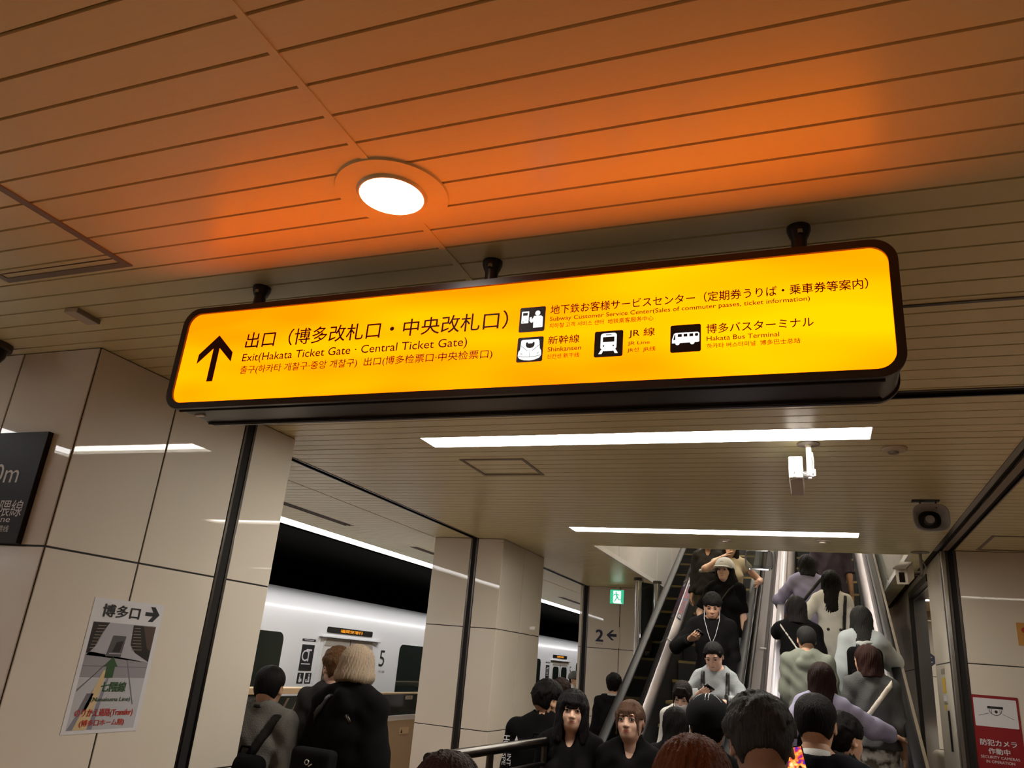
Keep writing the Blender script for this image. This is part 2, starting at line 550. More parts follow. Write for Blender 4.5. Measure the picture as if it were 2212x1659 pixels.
# escalator shaft above the ceiling opening
TAN = 0.5317
def nose(y): return -3.18 + TAN * y
def shaft_wall(name, x0, x1, face, p, m, spans):
    w = structure(MB().box(x0, x1, 7.85, 17.0, CZ + .05, 9.2).build(name, M['joint']))
    clad(w, face, p, spans, rows=[(CZ + 0.05, 4.6), (4.606, 6.4), (6.406, 9.2)], m=m)
    return w
shaft_wall('wall_shaft_left', -2.30, -2.165, '+x', -2.16, 'shaft', [(7.86, 9.0), (9.0, 10.2), (10.2, 11.4), (11.4, 12.6), (12.6, 14.8), (14.8, 17.0)])
shaft_wall('wall_shaft_right', 0.790, 0.93, '-x', 0.785, 'shaft_metal', [(7.86, 9.4), (9.4, 11.0), (11.0, 12.6), (12.6, 14.8), (14.8, 17.0)])
tr = structure(MB().box(-2.185, -2.155, 7.84, 17.0, CZ - .004, CZ + .05).build('trim_9', M['white']))
structure(MB().box(0.780, 0.81, 7.84, 17.0, CZ - .004, CZ + .05).build('trim_10', M['white']))
structure(MB().box(-2.185, 0.81, 7.835, 7.855, CZ - .003, CZ + .05).build('trim_11', M['slat']))
structure(MB().box(-2.18, 0.805, 7.74, 7.83, CZ + 0.03, 5.3).build('wall_shaft_front', M['slat']))
q = MB()
q.add([(-2.3, 7.74, 5.0), (0.93, 7.74, 5.0), (0.93, 17.0, 5.0 + TAN * 9.26), (-2.3, 17.0, 5.0 + TAN * 9.26),
       (-2.3, 7.74, 5.1), (0.93, 7.74, 5.1), (0.93, 17.0, 5.1 + TAN * 9.26), (-2.3, 17.0, 5.1 + TAN * 9.26)],
      [(0, 1, 2, 3), (4, 5, 6, 7), (0, 1, 5, 4), (1, 2, 6, 5), (2, 3, 7, 6), (3, 0, 4, 7)])
structure(q.build('ceiling_shaft', M['slat']))
structure(MB().box(-2.3, 0.93, 17.0, 17.1, CZ, 10).build('wall_shaft_back', M['shaft']))

# tunnel behind the train
structure(MB().box(-9.2, -5.4, -7, 24, 2.93, 3.0).build('ceiling_tunnel', M['dark_void']))
structure(MB().box(-9.3, -9.2, -7, 24, -1.3, 3.0).build('wall_tunnel', M['dark_void']))
structure(MB().box(-9.2, -5.5, -7, 24, -1.4, -1.25).build('floor_track', M['dark_void']))
structure(MB().box(-5.52, -5.5, -7, 24, -1.3, 0.0).build('wall_platform_edge', M['dark_void']))
structure(MB().box(-9.3, -3.4, 24.0, 24.1, -1.3, 3.0).build('wall_tunnel_end', M['dark_void']))

# ================================================================== LIGHTS IN THE CEILING
def trough_lamp(rect, label, group='recessed tube lamps across the ceiling'):
    x0, x1, y0, y1 = rect
    t = thing('ceiling_lamp', label, 'lamp', ((x0 + x1) / 2, (y0 + y1) / 2, CZ), group)
    q = MB()
    d = 0.024
    for b in ((x0, x1, y0, y0 + .006), (x0, x1, y1 - .006, y1), (x0, x0 + .006, y0, y1), (x1 - .006, x1, y0, y1)):
        q.box(b[0], b[1], b[2], b[3], CZ - 0.002, CZ + d)
    f = q.build('trough', M['trough'])
    g = MB().box(x0 + .006, x1 - .006, y0 + .006, y1 - .006, CZ + d - .004, CZ + d).build('diffuser', M['lamp'])
    for c in (f, g):
        c.parent = t; c.matrix_parent_inverse = Matrix.Translation(t.location).inverted()
    return t
trough_lamp(LAMP1, 'broad bright tube lamp recessed in the ceiling just behind the orange sign')
trough_lamp(LAMP2, 'slimmer bright tube lamp recessed in the ceiling close to the escalator opening')
for r, lab in zip(BACKLAMP + RLAMP, ('bright tube lamp recessed in the ceiling just behind the viewpoint', 'bright tube lamp recessed in the ceiling far behind the viewpoint',
                                     'added unseen tube lamp in the ceiling right of the black slot, level with box camera', 'bright tube lamp in the ceiling of the side passage behind the right block', 'added unseen tube lamp deep in the side passage near the arrow wall')):
    trough_lamp(r, lab)

el = thing('edge_light', 'continuous white light line along the ceiling edge above the train', 'lamp', (-5.22, 10, CZ))
q = MB().box(EDGE[0], EDGE[1], EDGE[2], EDGE[3], CZ + 0.004, CZ + 0.012).build('diffuser', M['strip'])
q.parent = el; q.matrix_parent_inverse = Matrix.Translation(el.location).inverted()
q = MB().box(EDGE[0] - .02, EDGE[0], EDGE[2], EDGE[3], CZ - 0.015, CZ + 0.03).box(EDGE[1], EDGE[1] + .008, EDGE[2], EDGE[3], CZ - 0.001, CZ + 0.03).build('housing', M['trough'])
q.parent = el; q.matrix_parent_inverse = Matrix.Translation(el.location).inverted()

for i, x in enumerate((-1.80, -0.5)):
    a = math.atan(TAN)
    s = thing('shaft_lamp', ('sloping tube lamp over the descending escalator', 'sloping tube lamp over the ascending escalator')[i], 'lamp', (x, 12.4, 5.0 + TAN * 4.66), 'sloping lamps in the escalator shaft')
    c = Vector((x, 12.0, 5.0 + TAN * 4.26 - 0.06))
    R = Matrix.Rotation(a, 3, 'X')
    for nm, sz, dz, mm in (('housing', (0.16, 8.2, 0.06), 0.02, 'trough'), ('tube', (0.09, 8.1, 0.03), -0.025, 'lamp_shaft')):
        q = MB().obox(c + R @ Vector((0, 0, dz)), sz, R).build(nm, M[mm])
        q.parent = s; q.matrix_parent_inverse = Matrix.Translation(s.location).inverted()

def child(o, root):
    o.parent = root
    o.matrix_parent_inverse = Matrix.Translation(root.location).inverted()
    return o

# round downlight with wide trim ring
DL = (-1.058, 1.571)
d = thing('downlight', 'round downlight with wide flat ring set among the orange-lit ceiling slats', 'lamp', (DL[0], DL[1], CZ))
child(MB().lathe((DL[0], DL[1], CZ), [(0.160, 0.0), (0.158, -0.006), (0.100, -0.007), (0.094, -0.014), (0.090, -0.014), (0.088, 0.02)], 64, caps=False).build('trim_ring', M['slat'], smooth=True), d)
child(MB().lathe((DL[0], DL[1], CZ), [(0.0885, -0.004), (0.0885, 0.004)], 48).build('lens', M['lamp_round'], smooth=True), d)

def hatch(label, x0, x1, y0, y1, w, m='greybeige'):
    t = thing('ceiling_hatch', label, 'hatch', ((x0 + x1) / 2, (y0 + y1) / 2, CZ))
    for b in ((x0, x1, y0, y0 + w), (x0, x1, y1 - w, y1), (x0, x0 + w, y0 + w, y1 - w), (x1 - w, x1, y0 + w, y1 - w)):
        child(MB().box(b[0], b[1], b[2], b[3], CZ - 0.004, CZ + 0.001).build('frame_rail', M[m]), t)
    for b in ((x0 + w + .006, x1 - w - .006, y1 - w * 2.0, y1 - w * 2.0 + .004),):
        child(MB().box(b[0], b[1], b[2], b[3], CZ - 0.002, CZ + 0.001).build('seal', M['slat_back']), t)
    return t
hatch('square access hatch with grey metal frame, at the left among the near ceiling slats', -2.83, -2.205, 1.14, 1.752, 0.030)
hatch('small access hatch frame in the ceiling beside the broad tube lamp, over the pillars', -2.133, -1.69, 4.40, 4.83, 0.020)
hatch('access hatch frame in the ceiling over the red camera notice', 1.26, 1.80, 6.80, 7.50, 0.024)

s = thing('smoke_sensor', 'small wedge-shaped beige sensor box on the ceiling left of the orange sign', 'sensor', (-2.785, 2.05, CZ))
child(MB().obox((-2.785, 2.05, CZ - 0.010), (0.07, 0.125, 0.022), Matrix.Rotation(0.08, 3, 'Z')).build('sensor_body', M['offwhite'], bevel=0.004), s)
child(MB().obox((-2.752, 2.052, CZ - 0.012), (0.006, 0.12, 0.018), Matrix.Rotation(0.08, 3, 'Z')).build('dark_side', M['greybeige']), s)  # thin darker strip along one side of the sensor box
s = thing('dome_camera', 'dark dome on the ceiling at the left edge, in front of the near pillar', 'camera', (-3.575, 2.22, CZ))
child(MB().lathe((-3.575, 2.22, CZ), [(0.095, 0), (0.095, -0.025), (0.082, -0.03)], 32).build('mount', M['speaker_dark'], smooth=True), s)
child(MB().lathe((-3.575, 2.22, CZ), [(0.08, -0.028), (0.076, -0.06), (0.058, -0.092), (0.03, -0.108), (0.004, -0.112)], 32).build('dome', M['lens_black'], smooth=True), s)
for lab, x, y, r, hole in (('flush round detector on the ceiling right of the box camera', 0.406, 4.288, 0.062, True),
                           ('round white ceiling disc behind the slim tube lamp, nearer the left escalator', -0.758, 7.276, 0.066, False),
                           ('round white ceiling disc behind the slim tube lamp, over the right escalator', 0.064, 7.19, 0.066, False)):
    s = thing('smoke_detector', lab, 'detector', (x, y, CZ), 'round ceiling detectors')
    child(MB().lathe((x, y, CZ), [(r, 0), (r, -0.006), (r * .86, -0.016), (r * .3, -0.02)], 32).build('cover', M['offwhite'], smooth=True), s)
    child(MB().lathe((x - r * .1, y, CZ), [(r * .42, -0.018), (r * .38, -0.03)], 20).build('sensor_head', M['greybeige'] if hole else M['offwhite'], smooth=True), s)
for i, v in enumerate(VENTS):
    s = thing('air_vent', ('long dark slot vent in the platform ceiling beside the near pillar', 'dark slot vent in the platform ceiling left of the middle pillar', 'dark slot vent in the platform ceiling beyond the middle pillar')[i], 'vent', ((v[0] + v[1]) / 2, (v[2] + v[3]) / 2, CZ), 'slot vents in the platform ceiling')
    child(MB().box(v[0], v[1], v[2], v[3], CZ + 0.014, CZ + 0.022).build('duct', M['blackmatt']), s)
    for k in range(3):
        x = v[0] + 0.004 + k * 0.05
        child(MB().box(x, x + .012, v[2], v[3], CZ - 0.001, CZ + 0.014).build('vane', M['greybeige']), s)

# ================================================================== THE ORANGE SIGN
def ring_prism(outer, inner, y0, y1, name, m, parent):
    n = len(outer)
    vs = []
    for pts in (outer, inner):
        for y in (y0, y1):
            vs += [(a, y, b) for a, b in pts]
    fs = []
    for i in range(n):
        j = (i + 1) % n
        fs += [(i, j, 2 * n + j, 2 * n + i), (n + i, n + j, 3 * n + j, 3 * n + i), (i, j, n + j, n + i), (2 * n + i, 2 * n + j, 3 * n + j, 3 * n + i)]
    return MB().add(vs, fs).build(name, m, parent, smooth=True)

SX0, SX1, SZ0, SZ1 = -2.062, 0.226, 2.458, 2.833
sign = thing('hanging_sign', 'long backlit orange direction sign in a dark rounded case hanging from the ceiling', 'sign', (-0.92, 2.0, SZ0))
child(MB().prism(rrect(SX0 + .007, SX1 - .007, SZ0 + .004, SZ1 - .006, .058, 8), (0, 1.9, 0), UX, UZ, -0.19, -0.012).build('case', M['sign_case'], smooth=True), sign)
for nm, ya, yb in (('bezel', 1.9, 1.914), ('back_bezel', 2.088, 2.102)):
    child(ring_prism(rrect(SX0, SX1, SZ0, SZ1, .062, 8), rrect(SX0 + .024, SX1 - .022, SZ0 + .021, SZ1 - .021, .046, 8), ya, yb, nm, M['sign_case'], None), sign)
child(MB().box(SX0 + .05, SX1 - .05, 1.925, 1.931, SZ0 - .002, SZ0 + .006).box(SX0 + .05, SX1 - .05, 2.069, 2.075, SZ0 - .002, SZ0 + .006).build('underside_seam', M['blackmatt']), sign)
face = child(MB().prism(rrect(SX0 + .020, SX1 - .018, SZ0 + .017, SZ1 - .017, .046, 8), (0, 1.908, 0), UX, UZ, -0.003, 0.0).build('face', M['sign_face']), sign)
child(MB().box(-1.99, -1.955, 1.975, 1.99, SZ0 - .001, SZ0 + .008).build('maker_plate', M['white']), sign)
for x in (-1.837, -0.927, -0.003):
    h = child(MB().lathe((x, 2.0, 0), [(0.032, CZ), (0.032, CZ - .012), (0.026, CZ - .03), (0.021, CZ - .040), (0.021, SZ1 - .01)], 20).build('hanger', M['black'], smooth=True), sign)
    MB().lathe((x + .004, 1.975, CZ - .022), [(0.008, 0), (0.008, -0.012)], 10).build('bolt', M['steel'], h)
SO = (0, 1.9070, 0)
def stext(name, body, x0, x1, zb, zt, ref=None, bold=0.0):
    return child(put_text(name, body, SO, UX, UZ, x0, x1, zb, zt, M['text_dark'], None, bold, ref), sign)
stext('lettering', '出口（博多改札口・中央改札口）', -1.7714, -0.8150, 2.666, 2.7238, bold=0.012)
stext('lettering', 'Exit(Hakata Ticket Gate · Central Ticket Gate)', -1.7712, -0.9405, 2.6190, 2.6460, bold=0.006)
stext('lettering', '출구(하카타 개찰구·중앙 개찰구)  出口(博多检票口·中央检票口)', -1.7690, -0.8544, 2.5745, 2.6018, bold=0.006)
stext('lettering', '地下鉄お客様サービスセンター（定期券うりば・乗車券等案内）', -0.6841, 0.1541, 2.6993, 2.7275, bold=0.012)
stext('lettering', 'Subway Customer Service Center(Sales of commuter passes, ticket information)', -0.6844, 0.0163, 2.6779, 2.6908, bold=0.006)
stext('lettering', '지하철 고객 서비스 센터  地铁乘客服务中心', -0.6845, -0.3842, 2.6550, 2.6697, bold=0.006)
stext('lettering', '新幹線', -0.6851, -0.5923, 2.6045, 2.6298, bold=0.012)
stext('lettering', 'Shinkansen', -0.6846, -0.5860, 2.5820, 2.5960, bold=0.006)
stext('lettering', '신칸센 新干线', -0.6848, -0.5898, 2.5605, 2.5739, bold=0.006)
stext('lettering', 'JR 線', -0.4518, -0.3800, 2.6062, 2.6300, bold=0.012)
stext('lettering', 'JR Line', -0.4537, -0.3931, 2.5835, 2.5963, bold=0.006)
stext('lettering', 'JR선  JR线', -0.4542, -0.3771, 2.5632, 2.5758, bold=0.006)
stext('lettering', '博多バスターミナル', -0.2431, 0.0220, 2.6045, 2.6320, bold=0.012)
stext('lettering', 'Hakata Bus Terminal', -0.2422, -0.0611, 2.5836, 2.5964, bold=0.006)
stext('lettering', '하카타 버스터미널  博多巴士总站', -0.2422, -0.0115, 2.5618, 2.5755, bold=0.006)
child(MB().prism([(-1.8925, 2.7239), (-1.9650, 2.6560), (-1.9656, 2.6215), (-1.9055, 2.6755), (-1.9052, 2.5535), (-1.8795, 2.5535), (-1.8795, 2.6755), (-1.8185, 2.6215), (-1.8190, 2.6560)],
                 SO, UX, UZ, 0, 0.0005).build('arrow', M['text_dark']), sign)

def icon(x0, x1, z0, z1, white, black):
    """white, black: lists of polygons in 0..1 coordinates of the square"""
    p = child(MB().prism(rrect(x0, x1, z0, z1, .005, 3), SO, UX, UZ, 0, 0.0006).build('pictogram', M['icon_black']), sign)
    w = x1 - x0; h = z1 - z0
    tr = lambda poly: [(x0 + a * w, z0 + b * h) for a, b in poly]
    q = MB()
    for i, poly in enumerate(white): q.prism(tr(poly), SO, UX, UZ, 0.0005, 0.0011 + i * 0.00005)
    q.build('pictogram_white', M['icon_white'], p)
    if black:
        q = MB()
        for poly in black: q.prism(tr(poly), SO, UX, UZ, 0.001, 0.0016)
        q.build('pictogram_black', M['icon_black'], p)
def circ(cx, cy, r, n=16, ry=None):
    return [(cx + r * math.cos(2 * math.pi * i / n), cy + (ry or r) * math.sin(2 * math.pi * i / n)) for i in range(n)]
rr = lambda a, b, c, d, r: rrect(a, b, c, d, r, 4)
icon(-0.7786, -0.6990, 2.6480, 2.7272,
     [rr(.08, .36, .36, .84, .02), circ(.70, .74, .10), [(.56, .63), (.84, .63), (.91, .57), (.92, .18), (.90, .16), (.56, .16), (.55, .40), (.47, .36), (.40, .44), (.40, .58), (.46, .60), (.48, .58), (.48, .48), (.55, .58)]],
     [rr(.13, .31, .67, .78, .01), rr(.12, .18, .41, .43, .004), rr(.25, .275, .47, .50, .004)])
icon(-0.7780, -0.6988, 2.5540, 2.6314,
     [[(.14, .86), (.20, .90), (.80, .90), (.84, .84), (.88, .52), (.93, .44), (.95, .26), (.88, .15), (.70, .08), (.50, .06), (.30, .08), (.12, .14), (.05, .24), (.06, .42), (.12, .50)]],
     [[(.33, .76), (.38, .80), (.42, .74), (.58, .74), (.62, .80), (.67, .76), (.66, .64), (.60, .57), (.50, .55), (.40, .57), (.34, .64)],
      [(.14, .66), (.40, .44), (.41, .45), (.15, .67)], [(.86, .66), (.60, .44), (.59, .45), (.85, .67)],
      [(.06, .24), (.28, .20), (.50, .19), (.72, .20), (.94, .25), (.94, .265), (.72, .215), (.50, .205), (.28, .215), (.06, .255)],
      [(.496, .52), (.504, .52), (.504, .20), (.496, .20)],
      [(.13, .36), (.22, .33), (.21, .31), (.15, .34)], [(.87, .37), (.78, .33), (.79, .31), (.85, .35)]])
icon(-0.5480, -0.4670, 2.5553, 2.6331,
     [rr(.22, .78, .27, .91, .10), [(.30, .30), (.70, .30), (.66, .22), (.34, .22)], [(.34, .27), (.24, .27), (.16, .12), (.27, .12)], [(.66, .27), (.76, .27), (.84, .12), (.73, .12)]],
     [rr(.30, .70, .57, .76, .015), rr(.40, .60, .83, .855, .008), circ(.33, .42, .028), circ(.67, .42, .028)])
icon(-0.3378, -0.2571, 2.5553, 2.6349,
     [[(.06, .34), (.06, .48), (.12, .68), (.17, .71), (.90, .71), (.95, .66), (.95, .36), (.90, .34)], circ(.24, .34, .075), circ(.72, .34, .075)],
     [[(.10, .46), (.145, .65), (.165, .65), (.165, .46)], rr(.25, .38, .56, .66, .01), rr(.44, .56, .56, .66, .01), rr(.63, .75, .56, .66, .01), rr(.81, .91, .56, .66, .03)])

# ================================================================== SIGNS ON THE PILLARS AND WALLS
b = thing('distance_sign', 'dark board with pale lettering on the near pillar, at the left edge', 'sign', (-3.8, 2.36, 2.04))
child(MB().box(-4.30, -3.170, 2.338, 2.364, 2.043, 2.540).build('board', M['board_dark'], bevel=0.002), b)
BO = (0, 2.3372, 0)
M['sign_pale'] = mat('board_lettering', (0.62, 0.56, 0.50), 0.5)
child(put_text('lettering', '0m', BO, UX, UZ, -3.440, -3.278, 2.306, 2.392, M['sign_pale'], None, 0.0), b)
child(put_text('lettering', '七隈線', BO, UX, UZ, -3.415, -3.192, 2.160, 2.228, M['sign_pale'], None, 0.0), b)
child(put_text('lettering', 'Nanakuma Line', BO, UX, UZ, -3.640, -3.248, 2.132, 2.158, M['sign_pale'], None, 0.0), b)
child(put_text('lettering', '地铁七隈线', BO, UX, UZ, -3.42, -3.240, 2.090, 2.118, M['sign_pale'], None, 0.0), b)

P = thing('poster', 'laminated paper poster with an arrow and a photo of steps taped on the pillar', 'poster', (-3.028, 2.885, 1.29))
PY0, PY1, PZ0, PZ1 = 2.680, 3.097, 1.294, 1.864
PO = (-3.0285, 0, 0)
pu = lambda a: PY0 + (PY1 - PY0) * a
pv = lambda b: PZ0 + (PZ1 - PZ0) * b
pp = lambda poly: [(pu(a), pv(b_)) for a, b_ in poly]
child(MB().prism([(PY0, PZ0), (PY1, PZ0), (PY1, PZ1), (PY0, PZ1)], PO, UY, UZ, -0.001, 0.0006).build('sheet', M['print_white']), P)
def pmat(nm, c): return mat('poster_' + nm, c, 0.4)
ink = {'floor': pmat('floor', (.30, .285, .31)), 'wash': pmat('wash', (.50, .50, .53)), 'dark': pmat('dark', (.022, .016, .014)), 'wall': pmat('wall', (.42, .40, .44)),
       'mid': pmat('mid', (.09, .085, .09)), 'brown': pmat('brown', (.085, .055, .042)), 'yel': pmat('tactile', (.66, .50, .28)), 'line': pmat('line', (.17, .16, .18)), 'tread': pmat('tread', (.28, .22, .17)), 'lav': pmat('lav', (.24, .235, .29))}
def pl_(poly, k, lev): child(MB().prism(pp(poly), PO, UY, UZ, 0.0004, 0.0007 + lev * 0.0002).build('print', ink[k]), P)
pl_([(.055, .405), (.945, .405), (.945, .82), (.055, .82)], 'floor', 0)
pl_([(.055, .025), (.945, .025), (.945, .403), (.055, .403)], 'wash', 0)
pl_([(.26, .82), (.62, .82), (.66, .62), (.93, .545), (.93, .53), (.58, .545), (.33, .56), (.06, .60), (.06, .57), (.17, .64)], 'wall', 1)
pl_([(.06, .815), (.275, .82), (.21, .74), (.15, .63), (.09, .585), (.06, .585)], 'dark', 2)
pl_([(.61, .815), (.94, .815), (.94, .535), (.72, .60), (.63, .66)], 'dark', 2)
pl_([(.76, .815), (.94, .815), (.94, .62), (.88, .64)], 'brown', 3)
pl_([(.36, .725), (.545, .725), (.53, .565), (.32, .565)], 'mid', 2)
pl_([(.43, .675), (.52, .69), (.50, .60), (.40, .60)], 'dark', 3)
pl_([(.36, .585), (.53, .585), (.53, .592), (.36, .592)], 'wall', 3)
for k in range(8):
    z = .79 - k * .024
    pl_([(.13 - k * .006, z), (.24 - k * .013, z + .002), (.24 - k * .013, z + .007), (.13 - k * .006, z + .005)], 'tread', 3)
    pl_([(.63 + k * .004, z), (.72 + k * .012, z + .002), (.72 + k * .012, z + .007), (.63 + k * .004, z + .005)], 'tread', 3)
pl_([(.055, .487), (.945, .487), (.945, .493), (.055, .493)], 'line', 1)
pl_([(.33, .50), (.345, .50), (.06, .32), (.06, .30)], 'line', 1)
pl_([(.62, .55), (.635, .55), (.86, .205), (.84, .205)], 'line', 1)
pl_([(.33, .403), (.365, .403), (.13, .028), (.058, .028)], 'lav', 1)
pl_([(.41, .403), (.44, .403), (.375, .028), (.31, .028)], 'lav', 1)
pl_([(.14, .17), (.20, .29), (.29, .29), (.26, .20), (.24, .17)], 'line', 2)
pl_([(.345, .46), (.40, .46), (.30, .028), (.13, .028)], 'yel', 2)
child(MB().prism(pp([(.43, .565), (.33, .49), (.375, .49), (.375, .405), (.485, .405), (.485, .49), (.52, .49)]), PO, UY, UZ, .0005, .0020).build('arrow', M['print_green']), P)
child(MB().prism(pp([(.955, .915), (.87, .975), (.80, .975), (.855, .93), (.74, .93), (.74, .90), (.855, .90), (.80, .855), (.87, .855)]), PO, UY, UZ, .0005, .0015).build('arrow', M['print_black']), P)
PT = (-3.0261, 0, 0)
def ptext(body, a0, a1, b0, b1, m, bold): child(put_text('lettering', body, PT, UY, UZ, pu(a0), pu(a1), pv(b0), pv(b1), m, None, bold), P)
ptext('博多口', .135, .655, .862, .958, M['print_black'], 0.05)
ptext('七隈線', .36, .70, .305, .375, M['print_green'], 0.05)
ptext('(Nanakuma Line)', .27, .80, .222, .262, M['print_green'], 0.01)
ptext('のりかえ通路(Transfer)', .11, .88, .125, .172, M['print_red'], 0.03)
ptext('(博多口ホーム階)', .20, .79, .045, .092, M['print_red'], 0.03)

R_ = thing('warning_sign', 'red security camera notice with white picture panel on the right wall', 'sign', (1.27, 7.555, 1.16))
child(MB().prism(rrect(1.110, 1.437, 1.165, 1.806, .008, 3), (0, 7.56, 0), UX, UZ, -0.001, 0.003).build('plate', M['red_sign']), R_)
child(MB().prism(rrect(1.124, 1.421, 1.575, 1.784, .006, 3), (0, 7.56, 0), UX, UZ, 0.001, 0.0036).build('picture_panel', M['print_white']), R_)
q = MB()
RO = (0, 7.56, 0)
q.prism([(1.218, 1.727), (1.326, 1.727), (1.326, 1.709), (1.218, 1.709)], RO, UX, UZ, .003, .0046)
arc = [(1.272 + .046 * math.cos(a), 1.704 + .044 * math.sin(a)) for a in [math.pi + math.pi * i / 12 for i in range(13)]]
arc2 = [(1.272 + .042 * math.cos(a), 1.704 + .040 * math.sin(a)) for a in [math.pi + math.pi * i / 12 for i in range(13)]]
for i in range(12): q.prism([arc[i], arc[i + 1], arc2[i + 1], arc2[i]], RO, UX, UZ, .003, .0042)
q.prism(circ(1.276, 1.688, .011, 14), RO, UX, UZ, .003, .0044)
for x in (1.243, 1.301): q.prism([(x, 1.704), (x + .003, 1.704), (x + .003, 1.672), (x, 1.672)], RO, UX, UZ, .003, .0042)
q.prism([(1.226, 1.676), (1.152, 1.654), (1.152, 1.651), (1.226, 1.673)], RO, UX, UZ, .003, .0042)
q.prism([(1.318, 1.676), (1.396, 1.641), (1.396, 1.638), (1.318, 1.673)], RO, UX, UZ, .003, .0042)
child(q.build('camera_symbol', M['print_black']), R_)
RT = (0, 7.5562, 0)
for body, x0, x1, z0, z1, bo in (('防犯カメラ', 1.142, 1.390, 1.437, 1.482, .035), ('作動中', 1.192, 1.338, 1.378, 1.420, .035), ('SECURITY CAMERAS', 1.136, 1.398, 1.345, 1.364, 0), ('IN OPERATION', 1.170, 1.362, 1.313, 1.332, 0)):
    child(put_text('lettering', body, RT, UX, UZ, x0, x1, z0, z1, M['print_white'], None, bo), R_)
s = thing('notice', 'orange notice on the right wall, cut by the right frame edge', 'notice', (1.62, 7.556, 2.2))
child(MB().box(1.492, 1.78, 7.556, 7.561, 2.205, 2.382).build('sheet', M['orange']), s)
child(MB().prism(circ(1.545, 2.325, .022, 18), (0, 7.5562, 0), UX, UZ, 0, .0008).build('symbol', M['print_red']), s)

# platform number on the wall behind the left escalator
s = thing('platform_number', 'navy platform number two with left arrow on the far panelled wall', 'sign', (-3.0, 11.995, 2.09))
child(MB().box(-3.24, -2.82, 11.995, 12.001, 2.06, 2.36).build('plate', M['panel']), s)
WO = (0, 11.9945, 0)
child(put_text('lettering', '2', WO, UX, UZ, -3.190, -3.078, 2.137, 2.305, M['navy'], None, 0.045), s)
child(put_text('lettering', 'のりば', WO, UX, UZ, -3.187, -3.078, 2.092, 2.116, M['navy'], None, 0.0), s)
child(MB().prism([(-3.026, 2.238), (-2.945, 2.312), (-2.905, 2.312), (-2.965, 2.258), (-2.869, 2.258), (-2.869, 2.218), (-2.965, 2.218), (-2.905, 2.166), (-2.945, 2.166)], WO, UX, UZ, 0, .001).build('arrow', M['navy']), s)
s = thing('direction_sign', 'navy right arrow on the back wall seen through the opening on the right', 'sign', (1.45, 13.295, 2.1))
child(MB().box(1.20, 1.80, 13.293, 13.301, 2.08, 2.46).build('plate', M['panel']), s)
child(MB().prism([(1.60, 2.27), (1.50, 2.36), (1.45, 2.36), (1.52, 2.295), (1.33, 2.295), (1.33, 2.245), (1.52, 2.245), (1.45, 2.18), (1.50, 2.18)], (0, 13.2925, 0), UX, UZ, 0, .001).build('arrow', M['navy']), s)

# emergency exit box
s = thing('exit_sign', 'small green glowing running-man exit box hanging under the ceiling', 'sign', (-2.79, 11.6, 2.67))
EX0, EX1, EZ0, EZ1 = -2.897, -2.683, 2.668, 2.877
child(MB().box(EX0, EX1, 11.605, 11.66, EZ0, EZ1).build('case', M['white'], bevel=0.004), s)
child(MB().box(-2.80, -2.78, 11.625, 11.645, EZ1, CZ + .01).build('stem', M['white']), s)
child(MB().prism(rr(EX0 + .004, EX1 - .004, EZ0 + .004, EZ1 - .004, .01), (0, 11.605, 0), UX, UZ, 0, .002).build('green_face', M['exit_green']), s)
ex = lambda poly: [(EX0 + (EX1 - EX0) * a, EZ0 + (EZ1 - EZ0) * b_) for a, b_ in poly]
EO = (0, 11.6028, 0)
child(MB().prism(ex([(.24, .90), (.78, .90), (.78, .14), (.86, .05), (.30, .05), (.24, .12)]), EO, UX, UZ, 0, .001).build('doorway_symbol', M['exit_white']), s)
q = MB()
for poly in (circ(.44, .80, .05), [(.40, .74), (.50, .74), (.58, .46), (.47, .44)], [(.48, .72), (.60, .68), (.68, .56), (.64, .54), (.58, .63), (.49, .65)], [(.41, .72), (.28, .66), (.24, .56), (.28, .55), (.32, .61), (.43, .66)],
             [(.48, .48), (.58, .48), (.64, .34), (.80, .34), (.80, .29), (.61, .28), (.52, .42)], [(.47, .46), (.53, .42), (.42, .26), (.36, .14), (.31, .16), (.37, .30)]):
    q.prism(ex(poly), EO, UX, UZ, .001, .0018)
child(q.build('running_figure', M['exit_green']), s)

# ================================================================== CAMERAS AND HORN SPEAKER
s = thing('security_camera', 'white box camera on a ceiling pole right behind the broad tube lamp', 'camera', (-0.01, 4.164, CZ))
child(MB().lathe((-0.01, 4.18, CZ), [(0.058, 0.0), (0.058, -0.005), (0.020, -0.010), (0.014, -0.022)], 28).build('ceiling_plate', M['greybeige'], smooth=True), s)
child(MB().lathe((-0.010, 4.18, CZ), [(0.0135, -0.015), (0.0135, -0.15), (0.016, -0.152), (0.016, -0.176), (0.011, -0.178), (0.011, -0.188)], 18).build('pole', M['white'], smooth=True), s)
child(MB().tube([(0.006, 4.17, 2.90), (0.010, 4.163, 2.86), (0.009, 4.165, 2.815), (0.004, 4.175, 2.79)], 0.0035, 6).build('cable', M['white'], smooth=True), s)
Rt = Matrix.Rotation(math.radians(-3), 3, 'X')
bd = child(MB().obox((-0.077, 4.345, 2.818), (0.070, 0.33, 0.118), Rt).build('housing', M['white'], bevel=0.006), s)
MB().obox((-0.077, 4.36, 2.757), (0.060, 0.30, 0.004), Rt).build('underside_panel', M['offwhite'], bd)
child(MB().box(-0.045, 0.0, 4.175, 4.205, 2.790, 2.802).box(-0.040, -0.018, 4.165, 4.20, 2.762, 2.79).build('bracket', M['steel']), s)
child(MB().lathe((0.014, 4.165, 2.775), [(0.006, 0), (0.006, 0.034)], 10).build('clamp_knob', M['white'], smooth=True), s)
